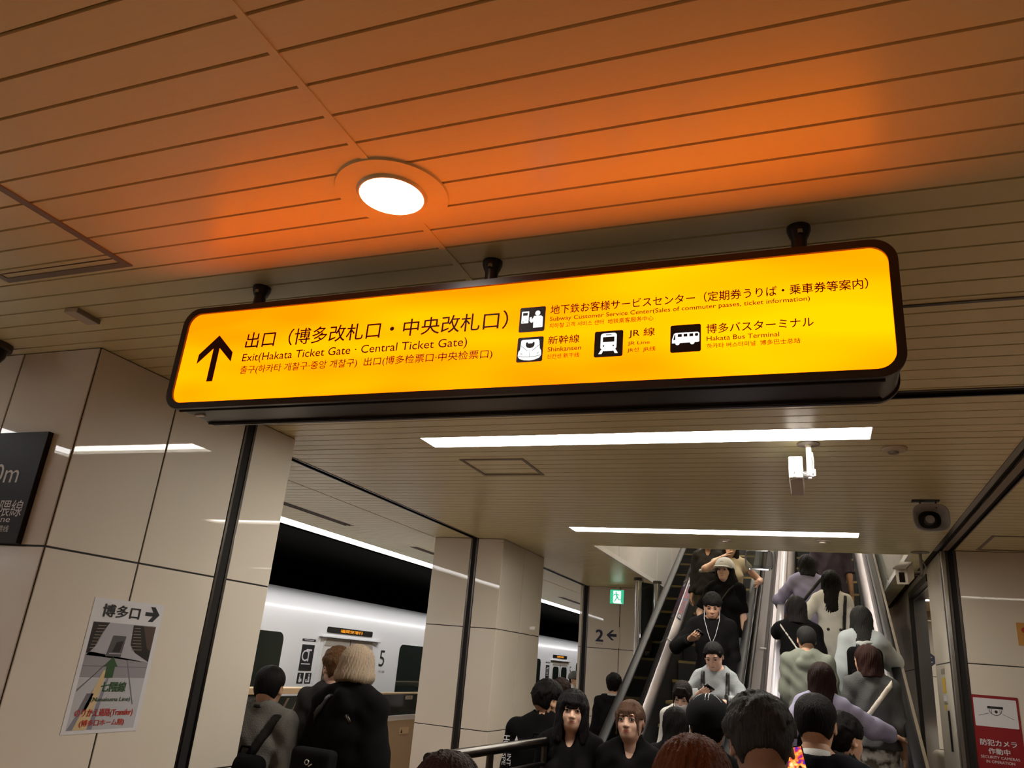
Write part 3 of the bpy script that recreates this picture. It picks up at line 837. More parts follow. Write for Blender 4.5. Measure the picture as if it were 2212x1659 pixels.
child(MB().tube([(-0.088, 4.178, 2.783), (-0.082, 4.160, 2.796), (-0.066, 4.152, 2.796), (-0.03, 4.150, 2.780), (0.004, 4.152, 2.768), (0.018, 4.158, 2.772), (0.013, 4.165, 2.786)], 0.0032, 6).build('signal_cable', M['cable'], smooth=True), s)
child(MB().lathe((-0.087, 4.18, 2.778), [(0.009, 0), (0.009, -0.012)], 12, axis='y').build('cable_gland', M['cable'], smooth=True), s)

s = thing('security_camera', 'beige box camera with dark window hanging beside the right edge of the escalator opening', 'camera', (0.84, 7.68, CZ))
child(MB().lathe((0.86, 7.70, CZ), [(0.075, 0.0), (0.075, -0.006), (0.02, -0.012)], 24).build('ceiling_plate', M['greybeige'], smooth=True), s)
child(MB().tube([(0.86, 7.70, CZ - .01), (0.86, 7.70, 2.76)], 0.013, 10).build('pole', M['greybeige'], smooth=True), s)
child(MB().tube([(0.85, 7.70, 2.78), (0.80, 7.70, 2.77)], 0.010, 8).tube([(0.87, 7.68, 2.88), (0.89, 7.67, 2.82), (0.865, 7.68, 2.74), (0.80, 7.70, 2.75)], 0.005, 6).build('bracket', M['greybeige'], smooth=True), s)
Rc = Matrix.Rotation(math.radians(-14), 3, 'Z') @ Matrix.Rotation(math.radians(16), 3, 'X')
bd = child(MB().obox((0.735, 7.80, 2.772), (0.095, 0.36, 0.135), Rc).build('housing', M['offwhite'], bevel=0.006), s)
MB().obox(Vector((0.735, 7.80, 2.772)) + Rc @ Vector((0.0, -0.182, -0.005)), (0.045, 0.004, 0.085), Rc).build('window', M['lens_black'], bd)
MB().obox(Vector((0.735, 7.80, 2.772)) + Rc @ Vector((0.0, -0.05, 0.078)), (0.105, 0.40, 0.010), Rc).build('sunshield', M['greybeige'], bd)

s = thing('horn_speaker', 'grey rounded horn loudspeaker hanging from the ceiling on the right', 'speaker', (0.68, 5.56, CZ))
child(MB().box(0.60, 0.76, 5.53, 5.59, CZ - .006, CZ + .001).box(0.645, 0.652, 5.545, 5.575, CZ - .05, CZ).box(0.735, 0.742, 5.545, 5.575, CZ - .05, CZ).build('bracket', M['speaker_dark']), s)
def superell(r, y, e=3.2, kx=1.0, kz=0.86, n=40):
    out = []
    for i in range(n):
        a = 2 * math.pi * i / n
        c, s_ = math.cos(a), math.sin(a)
        out.append((0.70 + kx * r * math.copysign(abs(c) ** (2 / e), c), y, 2.832 + kz * r * math.copysign(abs(s_) ** (2 / e), s_)))
    return out
rings = [superell(.030, 5.84, 2), superell(.040, 5.72, 2), superell(.060, 5.66, 2.2), superell(.085, 5.60, 2.6), superell(.102, 5.54), superell(.106, 5.515), superell(.101, 5.510), superell(.090, 5.535), superell(.066, 5.60, 2.5), superell(.050, 5.66, 2.1)]
vs = [p for r_ in rings for p in r_]
fs = []
for k in range(len(rings) - 1):
    for i in range(40): fs.append((k * 40 + i, k * 40 + (i + 1) % 40, (k + 1) * 40 + (i + 1) % 40, (k + 1) * 40 + i))
fs += [tuple(range(40))[::-1], tuple(range(9 * 40, 400))]
mis = [0] * (8 * 40) + [1] * (1 * 40) + [0, 1]
q = MB(); q.v = vs; q.f = fs; q.m = mis
child(q.build('horn', [M['speaker'], M['speaker_dark']], smooth=True), s)
child(MB().lathe((0.70, 5.60, 2.832), [(0.010, -0.035), (0.026, -0.025), (0.030, 0.0), (0.028, 0.07)], 24, axis='y').build('phase_plug', M['speaker'], smooth=True), s)

# labels and door slit on the white panel of the right block
s = thing('equipment_labels', 'white panel labels in yellow and grey with a slim vertical handle, right block', 'label', (0.998, 8.1, 1.7))
VO = (0.9985, 0, 0)
UN = (0, -1, 0)
for y0, y1, z0, z1, m in ((8.22, 8.04, 1.80, 1.925, 'yellow'), (8.21, 8.10, 1.66, 1.70, 'yellow'), (8.24, 8.02, 1.955, 2.0, 'greybeige'), (8.23, 8.03, 1.735, 1.78, 'print_white'), (8.22, 8.02, 1.71, 1.725, 'greybeige')):
    child(MB().prism([(-y0, z0), (-y1, z0), (-y1, z1), (-y0, z1)], VO, UN, UZ, 0, .0015).build('label_plate', M[m]), s)
child(MB().box(0.985, 1.0, 7.955, 7.975, 1.34, 1.66).build('pull_handle', M['black'], bevel=.003), s)

# ================================================================== TRAIN
TX = -5.90
train = thing('train_car', 'white train car with dark windows standing at the platform', 'train', (-7.2, 10, 0))
prof = [(TX, -1.0), (TX, 1.95), (TX - .012, 2.08), (TX - .05, 2.18), (TX - .12, 2.26), (TX - .25, 2.33), (TX - .5, 2.40), (TX - 1.3, 2.46), (TX - 2.1, 2.40), (TX - 2.6, 2.2), (TX - 2.7, 1.9), (TX - 2.7, -1.0)]
child(MB().prism([(a, b) for a, b in prof], (0, -1.0, 0), UX, UZ, -24.5, 0.0).build('body', M['train'], smooth=True), train)
TO = (TX, 0, 0)
def tpl(name, poly, m, d0, d1, parent=None):
    o = MB().prism(poly, TO, UY, UZ, d0, d1).build(name, M[m], parent)
    if parent is None: child(o, train)
    return o
DOORS = (4.67, 9.42, 14.17, 18.92)
for di, c in enumerate(DOORS):
    # door recess, leaves, windows
    tpl('door_frame', rr(c - .70, c + .68, -.1, 1.868, .12), 'train', -.002, .010)
    for sx, nm in ((-1, 'door'), (1, 'door')):
        a, b = (c - .615, c - .004) if sx < 0 else (c + .004, c + .615)
        lf = tpl(nm, [(a, 0), (b, 0), (b, 1.81), (a, 1.81)], 'train_door', .004, .016)
        g0, g1 = (a + .055, b - .10) if sx < 0 else (a + .10, b - .055)
        tpl('window', rr(g0, g1, .75, 1.705, .09), 'train_glass', .012, .019, lf)
    tpl('lintel', [(c - .60, 1.735), (c + .60, 1.735), (c + .57, 1.828), (c - .55, 1.828)], 'grey_beige', .014, .020)
    tpl('door_seam', [(c - .010, 0), (c + .010, 0), (c + .010, 1.828), (c - .010, 1.828)], 'black', .013, .0205)
    tpl('rain_gutter', [(c - .72, 1.838), (c + .76, 1.838), (c + .76, 1.852), (c - .72, 1.852)], 'train', .0, .045)
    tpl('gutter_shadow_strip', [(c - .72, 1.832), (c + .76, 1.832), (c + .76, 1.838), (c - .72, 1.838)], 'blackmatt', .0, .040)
    dp = tpl('display', rr(c - .565, c + .565, 1.895, 1.968, .02), 'black', .0, .008)
    put_text('lettering', '福岡空港行', (TX + .0088, 0, 0), UY, UZ, c - .26, c + .30, 1.912, 1.952, M['led'], dp, 0.02)
    lb = tpl('logo_board', [(c - 1.045, 1.425), (c - .785, 1.425), (c - .785, 1.728), (c - 1.045, 1.728)], 'print_black', .0, .003)
    put_text('lettering', 'C', (TX + .0036, 0, 0), UY, UZ, c - 1.025, c - .905, 1.535, 1.665, M['print_white'], lb, 0.012)
    put_text('lettering', 'T', (TX + .0040, 0, 0), UY, UZ, c - .945, c - .835, 1.535, 1.675, M['print_white'], lb, 0.012)
    MB().prism([(c - 1.015, 1.498), (c - .83, 1.498), (c - .83, 1.510), (c - 1.015, 1.510)], TO, UY, UZ, .003, .0036).build('rule', M['print_white'], lb)
    tp = tpl('car_plate', [(c - 1.06, 1.768), (c - .78, 1.768), (c - .78, 1.795), (c - 1.06, 1.795)], 'print_black', .0, .003)
    MB().prism([(c - 1.02, 1.778), (c - .82, 1.778), (c - .82, 1.785), (c - 1.02, 1.785)], TO, UY, UZ, .003, .0036).build('rule', M['print_white'], tp)
    for k, a in enumerate((c - 1.045, c - .885)):
        pg = tpl('pictogram', [(a, 1.280), (a + .125, 1.280), (a + .125, 1.402), (a, 1.402)], 'print_black', .0, .003)
        q = MB()
        f = lambda poly: [(a + .125 * x, 1.280 + .122 * y) for x, y in poly]
        shapes = ([circ(.40, .80, .10), [(.28, .66), (.52, .66), (.50, .46), (.72, .42), (.78, .18), (.66, .16), (.60, .32), (.32, .34)], circ(.45, .28, .20)] if k == 0 else
                  [circ(.62, .82, .10), [(.50, .68), (.74, .68), (.76, .40), (.80, .12), (.30, .12), (.28, .24), (.48, .26)], rr(.14, .30, .12, .40, .03)])
        for i, poly in enumerate(shapes): q.prism(f(poly), TO, UY, UZ, .003, .0036 + i * .0001)
        q.build('pictogram_white', M['print_white'], pg)
    child(put_text('lettering', '5', (TX + .003, 0, 0), UY, UZ, c + .85, c + 1.0, 1.515, 1.735, M['print_black'], None, 0.0), train)
    child(put_text('lettering', '号車', (TX + .003, 0, 0), UY, UZ, c + .86, c + 1.05, 1.43, 1.462, M['greybeige'], None, 0.0), train)
    tpl('window', rr(c + 1.42, c + 3.31, .95, 1.842, .09), 'train_glass', -.004, .004)
q = MB()
for k in range(3):
    q.box(TX - .02, TX + .004, -.9, 23.4, 0.35 + k * .001, 0.352 + k * .001)
child(q.build('body_seam', M['greybeige']), train)

# ================================================================== PLATFORM GATES
for gi, c in enumerate((4.67, 9.42, 14.17)):
    g = thing('platform_gate', ('tan platform gate with dark glass, nearest, mostly hidden by the near pillar', 'tan platform gate with dark glass seen between the first two pillars', 'tan platform gate with dark glass beyond the middle pillar')[gi], 'gate', (-5.3, c, 0), 'platform gates along the track')
    a, b = c - 3.30, c - 1.45
    for nm, bx, m in (('fixed_panel', (-5.42, -5.30, a, b - .07, 0, 1.20), 'gate_glass'), ('cap', (-5.44, -5.28, a, b, 1.222, 1.282), 'tan_light'), ('post', (-5.43, -5.29, b - .07, b, 0, 1.222), 'white')):
        child(MB().box(*bx).build(nm, M[m], bevel=.004), g)
    # slanting bright bars mirrored in the dark panel of the housing: reflection painted on as flat stripes
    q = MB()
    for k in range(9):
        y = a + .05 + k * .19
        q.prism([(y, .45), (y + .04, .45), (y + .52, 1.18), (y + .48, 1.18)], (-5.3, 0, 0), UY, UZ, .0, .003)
    child(q.build('reflection_stripes', M['greybeige']), g)
    a, b = c - 1.43, c + 1.43
    dl = child(MB().box(-5.38, -5.34, a, b, 1.200, 1.222).build('door_cap', M['tan_light']), g)
    for s0, s1 in ((a, c - .01), (c + .01, b)):
        gd = child(MB().box(-5.385, -5.335, s0, s1, 0.05, 0.87).build('gate_door', M['tan'], bevel=.004), g)
        MB().box(-5.372, -5.348, s0 + .01, s1 - .01, 0.935, 1.198).build('glass', M['gate_glass'], gd)
        MB().box(-5.388, -5.332, s0, s1, 0.872, 0.935).build('rail', M['white'], gd)
    st = child(MB().box(-5.3352, -5.333, c + .66, c + .92, 0.70, 0.78).build('warning_sticker', M['tan_light']), g)
    MB().prism([(c + .69, .712), (c + .75, .712), (c + .72, .765)], (-5.333, 0, 0), UY, UZ, 0, .001).build('warning_triangle', M['print_black'], st)
    st = child(MB().box(-5.348, -5.346, c + .74, c + .95, 1.13, 1.18).build('notice_sticker', M['print_white']), g)
    put_text('lettering', '注意', (-5.3455, 0, 0), UY, UZ, c + .78, c + .91, 1.14, 1.168, M['greybeige'], st)

# ================================================================== ESCALATORS
YB = 5.98
def zn(y, w=0.45):
    if y <= YB - w: return 0.0
    if y >= YB + w: return TAN * (y - YB)
    return TAN / (4 * w) * (y - YB + w) ** 2
def ypath(y0, y1):
    out = [y0]
    for y in list(np.arange(YB - .45, YB + .46, .1)):
        if y0 < y < y1: out.append(float(y))
    out.append(y1)
    return out
def sweep(name, section, y0, y1, m, parent, smooth=False):
    ys = ypath(y0, y1); n = len(section)
    vs = [(x, y, zn(y) + dz) for y in ys for x, dz in section]
    fs = []
    for k in range(len(ys) - 1):
        for i in range(n):
            j = (i + 1) % n
            fs.append((k * n + i, k * n + j, (k + 1) * n + j, (k + 1) * n + i))
    fs += [tuple(range(n))[::-1], tuple((len(ys) - 1) * n + i for i in range(n))]
    return MB().add(vs, fs).build(name, M[m], parent, smooth=smooth)

YT = 16.4
YS = 5.45
def handrail(x, m, parent):
    sec = []
    for i in range(14):
        a = 2 * math.pi * i / 14
        sec.append((0.040 * math.copysign(abs(math.cos(a)) ** .7, math.cos(a)), 0.020 * math.copysign(abs(math.sin(a)) ** .8, math.sin(a))))
    pts = []
    for i in range(9):
        a = math.pi * i / 9
        pts.append((YS - .27 * math.sin(a), .66 - .27 * math.cos(a), a))
    pts += [(y, zn(y) + .93, math.pi) for y in ypath(YS, YT)]
    vs = []; n = len(sec)
    for y, z, a in pts:
        if a < math.pi - 1e-6:
            dy, dz = -math.sin(a), -math.cos(a)
        else:
            dy, dz = 0.0, 1.0
        for sx, sn in sec:
            vs.append((x + sx, y + dy * sn, z + dz * sn))
    fs = []
    for k in range(len(pts) - 1):
        for i in range(n): fs.append((k * n + i, k * n + (i + 1) % n, (k + 1) * n + (i + 1) % n, (k + 1) * n + i))
    fs += [tuple(range(n))[::-1], tuple((len(pts) - 1) * n + i for i in range(n))]
    return MB().add(vs, fs).build('handrail', M[m], parent, smooth=True)

def escalator(label, xl, xr, ml, mr, outl, outr):
    """xl, xr: handrail centres; outl/outr: outer limits of the decks"""
    e = thing('escalator', label, 'escalator', (0, 0, 0))
    handrail(xl, ml, e); handrail(xr, mr, e)
    s0, s1 = xl + .088, xr - .088
    for x in (xl, xr):
        sweep('glass_panel', [(x - .005, .30), (x + .005, .30), (x + .005, .915), (x - .005, .915)], YS, YT, 'glass', e)
        sweep('handrail_guide', [(x - .014, .885), (x + .014, .885), (x + .018, .912), (x - .018, .912)], YS, YT, 'steel_dark', e)
    sweep('inner_deck', [(xl + .004, .335), (xl + .014, .33), (s0 - .012, .285), (s0, .262), (s0, .24), (xl + .004, .24)], YS + .1, YT, 'deck', e, True)
    sweep('inner_deck', [(xr - .004, .335), (xr - .014, .33), (s1 + .012, .285), (s1, .262), (s1, .24), (xr - .004, .24)], YS + .1, YT, 'deck', e, True)
    sweep('skirt', [(s0 - .006, -.35), (s0, -.35), (s0, .25), (s0 - .006, .25)], YS + .1, YT, 'blackmatt', e)
    sweep('skirt', [(s1, -.35), (s1 + .006, -.35), (s1 + .006, .25), (s1, .25)], YS + .1, YT, 'blackmatt', e)
    for a, b in ((outl, xl - .004), (xr + .004, outr)):
        sweep('outer_deck', [(a, .31), (b, .335), (b, .30), (a, .27)], YS, YT, 'deck', e)
    for x, t in ((outl, .008), (outr - .008, .008)):
        ys = ypath(YS, YT)
        q = MB()
        n = len(ys)
        vs = [(x + d, y, z) for d in (0, t) for y in ys for z in (max(0.0, zn(y) - 1.1), zn(y) + .30)]
        fs = []
        for k in range(n - 1):
            a = 2 * k
            fs += [(a, a + 2, a + 3, a + 1), (2 * n + a, 2 * n + a + 1, 2 * n + a + 3, 2 * n + a + 2), (a, 2 * n + a, 2 * n + a + 2, a + 2), (a + 1, a + 3, 2 * n + a + 3, 2 * n + a + 1)]
        q.add(vs, fs).build('side_cladding', M['steel'], e)
    MB().box(s0 + .01, s1 - .01, 5.25, YB - .45, 0.0, 0.006).build('comb_plate', M['steel'], e)
    w = (s1 - s0) / 2 - .006
    st_me = ed_me = None
    for k in range(-1, 25):
        y = YB + .02 + .4 * k
        z = TAN * .4 * k
        if k == -1: z = 0.008
        if k == 0: z = 0.06
        if st_me is None:
            so = MB().box(-w, w, 0, .405, -.235, 0).build('step', M['step'], e)
            eo = MB().box(-w, w, -.0015, .004, -.026, .0015).box(-w, -w + .035, .0, .40, -.001, .0015).box(w - .035, w, .0, .40, -.001, .0015).build('edge_strip', M['step_edge'], so)
            st_me, ed_me = so.data, eo.data
        else:
            so = link(bpy.data.objects.new('step', st_me), e)
            eo = link(bpy.data.objects.new('edge_strip', ed_me), so)
        so.location = ((s0 + s1) / 2, y, z)
    return e

esc_down = escalator('left escalator carrying people down, beside the platform side', -1.648, -.684, 'rubber', 'rubber', -1.84, -.531)
esc_up = escalator('right escalator carrying people up, beside the brushed metal wall', -.374, .612, 'handrail_lit', 'rubber', -.526, .775)
# raised stainless cover between the two balustrades
sweep('centre_cover', [(-.66, .40), (-.645, .46), (-.56, .475), (-.531, .455), (-.531, .40)], YS, YT, 'deck', esc_down, True)
sweep('centre_cover', [(-.526, .40), (-.526, .455), (-.50, .475), (-.412, .46), (-.397, .40)], YS, YT, 'deck', esc_up, True)
def deck_clip(x0, x1, y, dz0, dz1, parent, m='white'):
    z = zn(y)
    q = MB(); s = .02
    q.add([(x0, y, z + dz0), (x1, y, z + dz1), (x1, y + s, zn(y + s) + dz1), (x0, y + s, zn(y + s) + dz0),
           (x0, y, z + dz0 + .006), (x1, y, z + dz1 + .006), (x1, y + s, zn(y + s) + dz1 + .006), (x0, y + s, zn(y + s) + dz0 + .006)],
          [(0, 1, 2, 3), (4, 5, 6, 7), (0, 1, 5, 4), (1, 2, 6, 5), (2, 3, 7, 6), (3, 0, 4, 7)])
    return q.build('deck_joint_clip', M[m], parent)
deck_clip(-1.645, -1.565, 9.36, .34, .29, esc_down)
deck_clip(-1.645, -1.565, 11.0, .34, .29, esc_down)
deck_clip(.53, .608, 8.95, .29, .34, esc_up)
deck_clip(-.60, -.535, 9.0, .482, .482, esc_down)
# caution label on the inner deck of the left escalator
M['blue_label'] = mat('label_blue', (0.055, 0.06, 0.16), 0.4)
al = math.atan(TAN)
LU = Vector((0, -math.cos(al), -math.sin(al)))
LV = Vector((0.082, 0, -.046)).normalized()
LO = Vector((-1.632, 10.9, zn(10.9) + .333))
lab = MB().prism([(0, 0), (1.12, 0), (1.12, .062), (0, .062)], LO, LU, LV, -.001, .001).build('caution_label', M['blue_label'], esc_down)
lo2 = LO + LU.cross(LV) * (.0016 if LU.cross(LV).z > 0 else -.0016)
q = MB()
for a in (.06, 1.06):
    q.prism(circ(a, .031, .045, 14, .018), lo2, LU, LV, -.0004, .0004)
q.build('eye_symbol', M['print_white'], lab)
q = MB()
for a in (.06, 1.06):
    q.prism(circ(a, .031, .012, 12, .012), lo2, LU, LV, -.0008, .0008)
q.build('pupil_symbol', M['print_black'], lab)
put_text('lettering', '足元注意', lo2, LU, LV, .16, .50, .008, .054, M['print_red'], lab, .03)
put_text('lettering', '手すり注意', lo2, LU, LV, .58, .98, .008, .054, M['print_red'], lab, .03)

# glass screen with chrome posts beside the left escalator
s = thing('glass_screen', 'clear glass screen between chrome posts left of the left escalator', 'screen', (-2.2, 10.6, 0))
for x, y in ((-2.262, 10.6), (-2.06, 10.9)):
    pst = child(MB().lathe((x, y, 0), [(0.038, 0.0), (0.038, CZ - .03)], 20).build('post', M['steel'], smooth=True), s)
    MB().lathe((x, y, CZ - .04), [(0.06, 0), (0.06, .038)], 20).build('collar', M['steel_dark'], pst)
child(MB().add([(-2.225, 10.65, .05), (-2.225, 10.66, .05), (-2.09, 10.86, .05), (-2.09, 10.85, .05), (-2.225, 10.65, 2.9), (-2.225, 10.66, 2.9), (-2.09, 10.86, 2.9), (-2.09, 10.85, 2.9)],
               [(0, 1, 2, 3), (4, 5, 6, 7), (0, 1, 5, 4), (1, 2, 6, 5), (2, 3, 7, 6), (3, 0, 4, 7)]).build('pane', M['glass']), s)
child(MB().box(-2.03, -2.02, 10.92, 11.9, .05, 2.9).build('pane', M['glass']), s)
s = thing('alarm_box', 'small black box with yellow and orange stripes and lit white top behind the glass screen', 'box', (-2.28, 10.95, 2.0))
child(MB().box(-2.33, -2.21, 10.93, 10.99, 1.97, 2.22).build('case', M['black'], bevel=.004), s)
child(MB().box(-2.245, -2.215, 10.926, 10.931, 2.06, 2.21).build('stripe', M['yellow']), s)
child(MB().box(-2.328, -2.305, 10.926, 10.931, 1.98, 2.13).build('stripe', M['orange']), s)
child(MB().box(-2.305, -2.235, 10.925, 10.97, 2.19, 2.235).build('light', emat('alarm_light', (1, .95, .9), 1.2)), s)
child(MB().box(-2.29, -2.25, 10.94, 11.0, 2.235, 2.4).build('hanging_arm', M['offwhite']), s)
child(MB().box(-2.275, -2.265, 10.955, 10.965, 2.39, CZ + .01).build('rod', M['steel_dark']), s)

# stainless guard rail between the platform and the passage
s = thing('guard_rail', 'dark stainless guard rail with infill panel in front of the man in black jacket', 'railing', (-1.73, 4.6, 0))
A, B = Vector((-1.545, 3.2, 1.338)), Vector((-1.462, 4.54, 1.340))
child(MB().tube([A, B], .024, 12).build('top_rail', M['steel_dark'], smooth=True), s)
child(MB().tube([A - Vector((0, 0, .11)), B - Vector((0, .05, .11))], .012, 10).build('lower_rail', M['steel_dark'], smooth=True), s)
for t in (.0, .45, .975):
    p = A.lerp(B, t)
    child(MB().tube([(p.x, p.y, 0), (p.x, p.y, 1.32)], .018, 10).build('post', M['steel_dark'], smooth=True), s)
child(MB().add([(A.x - .004, A.y, .08), (A.x + .004, A.y, .08), (B.x + .004, B.y - .08, .08), (B.x - .004, B.y - .08, .08), (A.x - .004, A.y, 1.20), (A.x + .004, A.y, 1.20), (B.x + .004, B.y - .08, 1.20), (B.x - .004, B.y - .08, 1.20)],
               [(0, 1, 2, 3), (4, 5, 6, 7), (0, 1, 5, 4), (1, 2, 6, 5), (2, 3, 7, 6), (3, 0, 4, 7)]).build('infill_panel', M['gate_glass']), s)

# ================================================================== PEOPLE
F32 = np.float32
class Vol:
    """signed distance on a regular grid, built from locally evaluated primitives"""
    def __init__(s, lo, hi, h):
        s.h = h
        s.lo = np.array(lo, float)
        s.n = np.maximum(4, np.ceil((np.array(hi) - s.lo) / h).astype(int) + 1)
        s.ax = [(s.lo[i] + h * np.arange(s.n[i])).astype(F32) for i in range(3)]
        s.d = np.full(s.n, 1.0, F32)
    def _sl(s, lo, hi, pad):
        sl = []
        for i in range(3):
            a = int(np.floor((lo[i] - pad - s.lo[i]) / s.h)); b = int(np.ceil((hi[i] + pad - s.lo[i]) / s.h)) + 1
            a = max(a, 0); b = min(b, s.n[i])
            if b <= a: return None
            sl.append(slice(a, b))
        return tuple(sl)
    def pts(s, sl):
        return (s.ax[0][sl[0]][:, None, None], s.ax[1][sl[1]][None, :, None], s.ax[2][sl[2]][None, None, :])
    def _comb(s, sl, d, k, mode):
        a = s.d[sl]
        if mode == 'add':
            if k > 0:
                hh = np.clip(k - np.abs(a - d), 0, None) / k
                s.d[sl] = np.minimum(a, d) - hh * hh * (k * .25)
            else: s.d[sl] = np.minimum(a, d)
        else:
            nd = -d
            if k > 0:
                hh = np.clip(k - np.abs(a - nd), 0, None) / k
                s.d[sl] = np.maximum(a, nd) + hh * hh * (k * .25)
            else: s.d[sl] = np.maximum(a, nd)
    def cap(s, a, b, ra, rb, k=.02, off=0.0, flat=1.0, clip=None, mode='add'):
        """round cone a->b; flat < 1 squeezes it along y"""
        a = np.array(a, float); b = np.array(b, float); ra += off; rb += off
        r = max(ra, rb)
        sl = s._sl(np.minimum(a, b) - r, np.maximum(a, b) + r, k + 2 * s.h)
        if sl is None: return
        X, Y, Z = s.pts(sl)
        A = a.copy(); B = b.copy()
        if flat != 1.0:
            Y = Y / F32(flat); A[1] /= flat; B[1] /= flat
        v = (B - A).astype(F32); L = float(v @ v) + 1e-9
        px, py, pz = X - F32(A[0]), Y - F32(A[1]), Z - F32(A[2])
        t = np.clip((px * v[0] + py * v[1] + pz * v[2]) / F32(L), 0, 1)
        d = np.sqrt((px - t * v[0]) ** 2 + (py - t * v[1]) ** 2 + (pz - t * v[2]) ** 2) - (F32(ra) + F32(rb - ra) * t)
        if flat != 1.0: d = d * F32(min(1.0, (1 + flat) / 2))
        if clip is not None:
            cp, cn = clip
            X0, Y0_, Z0 = s.pts(sl)
            d = np.maximum(d, (X0 - F32(cp[0])) * F32(cn[0]) + (Y0_ - F32(cp[1])) * F32(cn[1]) + (Z0 - F32(cp[2])) * F32(cn[2]))
        s._comb(sl, d.astype(F32), k, mode)
    def ell(s, c, r, k=.02, off=0.0, R=None, mode='add'):
        c = np.array(c, float); r = np.array(r, float) + off
        m = max(r)
        e = np.array([m] * 3) if R is not None else r
        sl = s._sl(c - e, c + e, k + 2 * s.h)
        if sl is None: return
        X, Y, Z = s.pts(sl)
        px, py, pz = X - F32(c[0]), Y - F32(c[1]), Z - F32(c[2])
        if R is not None:
            R = np.array(R, F32)
            px, py, pz = (R[0, 0] * px + R[1, 0] * py + R[2, 0] * pz, R[0, 1] * px + R[1, 1] * py + R[2, 1] * pz, R[0, 2] * px + R[1, 2] * py + R[2, 2] * pz)
        qx, qy, qz = px / F32(r[0]), py / F32(r[1]), pz / F32(r[2])
        k0 = np.sqrt(qx * qx + qy * qy + qz * qz)
        k1 = np.sqrt((qx / F32(r[0])) ** 2 + (qy / F32(r[1])) ** 2 + (qz / F32(r[2])) ** 2) + F32(1e-6)
        s._comb(sl, (k0 * (k0 - 1) / k1).astype(F32), k, mode)
    def box(s, c, hs, rad, k=.02, mode='add'):
        c = np.array(c, float); hs = np.array(hs, float)
        sl = s._sl(c - hs, c + hs, k + 2 * s.h)
        if sl is None: return
        X, Y, Z = s.pts(sl)
        q = [np.abs(P - F32(c[i])) - F32(hs[i] - rad) for i, P in enumerate((X, Y, Z))]
        o = np.sqrt(np.maximum(q[0], 0) ** 2 + np.maximum(q[1], 0) ** 2 + np.maximum(q[2], 0) ** 2)
        i_ = np.minimum(np.maximum(q[0], np.maximum(q[1], q[2])), 0)
        s._comb(sl, (o + i_ - F32(rad)).astype(F32), k, mode)
    def half(s, p, n):
        """keep only the side the normal points away from"""
        X, Y, Z = s.pts((slice(None),) * 3)
        n = np.array(n, float); n /= np.linalg.norm(n)
        s.d = np.maximum(s.d, (X - F32(p[0])) * F32(n[0]) + (Y - F32(p[1])) * F32(n[1]) + (Z - F32(p[2])) * F32(n[2]))
    def mesh(s):
        d = s.d.copy()
        for i in range(3):
            for e in (0, -1):
                ix = [slice(None)] * 3; ix[i] = e
                d[tuple(ix)] = np.maximum(d[tuple(ix)], F32(s.h * .3))
        ins = d < 0
        nx, ny, nz = d.shape
        c = np.zeros((nx - 1, ny - 1, nz - 1), np.int8)
        for a in (0, 1):
            for b in (0, 1):
                for e in (0, 1):
                    c += ins[a:nx - 1 + a, b:ny - 1 + b, e:nz - 1 + e]
        act = (c > 0) & (c < 8)
        I = np.argwhere(act)
        if len(I) == 0: return np.zeros((0, 3)), np.zeros((0, 4), int)
        idx = np.full(act.shape, -1, np.int64)
        idx[act] = np.arange(len(I))
        cor = {}
        for a in (0, 1):
            for b in (0, 1):
                for e in (0, 1):
                    cor[a, b, e] = d[I[:, 0] + a, I[:, 1] + b, I[:, 2] + e].astype(float)
        S = np.zeros((len(I), 3)); W = np.zeros(len(I))
        for p in cor:
            for ax in range(3):
                if p[ax]: continue
                q = list(p); q[ax] = 1; q = tuple(q)
                u, v = cor[p], cor[q]
                m = (u < 0) != (v < 0)
                t = np.where(m, u / np.where(m, u - v, 1), 0)
                P = np.tile(np.array(p, float), (len(I), 1)); P[:, ax] += t
                S += P * m[:, None]; W += m
        V = (I + S / W[:, None]) * s.h + s.lo
        Q = []
        for ax in range(3):
            o1, o2 = [(1, 2), (2, 0), (0, 1)][ax]
            n = [nx, ny, nz]
            a0 = [slice(1, n[i] - 1) for i in range(3)]
            a0[ax] = slice(0, n[ax] - 1)
            a1 = list(a0); a1[ax] = slice(1, n[ax])
            x = ins[tuple(a0)] != ins[tuple(a1)]
            E = np.argwhere(x)
            if len(E) == 0: continue
            for i in range(3):
                if i != ax: E[:, i] += 1
            fl = ins[E[:, 0], E[:, 1], E[:, 2]]
            def ci(d1, d2):
                e = E.copy(); e[:, o1] -= d1; e[:, o2] -= d2
                return idx[e[:, 0], e[:, 1], e[:, 2]]
            q = np.stack([ci(1, 1), ci(0, 1), ci(0, 0), ci(1, 0)], 1)
            q[~fl] = q[~fl][:, ::-1]
            Q.append(q)
        Q = np.concatenate(Q)
        Q = Q[(Q >= 0).all(1)]
        return V, Q

def mesh_obj(name, parts, m, parent, smooth=True):
    """parts: list of (V, Q) joined into one mesh object"""
    vs = []; fs = []; o = 0
    for V, Q in parts:
        vs.append(V); fs.append(np.asarray(Q) + o); o += len(V)
    V = np.concatenate(vs); Q = np.concatenate(fs)
    me = bpy.data.meshes.new(name)
    me.vertices.add(len(V)); me.vertices.foreach_set('co', V.astype(F32).ravel())
    me.loops.add(Q.size); me.loops.foreach_set('vertex_index', Q.astype(np.int32).ravel())
    me.polygons.add(len(Q)); me.polygons.foreach_set('loop_start', (np.arange(len(Q)) * 4).astype(np.int32))
    me.polygons.foreach_set('use_smooth', [smooth] * len(Q))
    me.materials.append(m)
    me.update(calc_edges=True)
    ob = bpy.data.objects.new(name, me)
    return link(ob, parent)

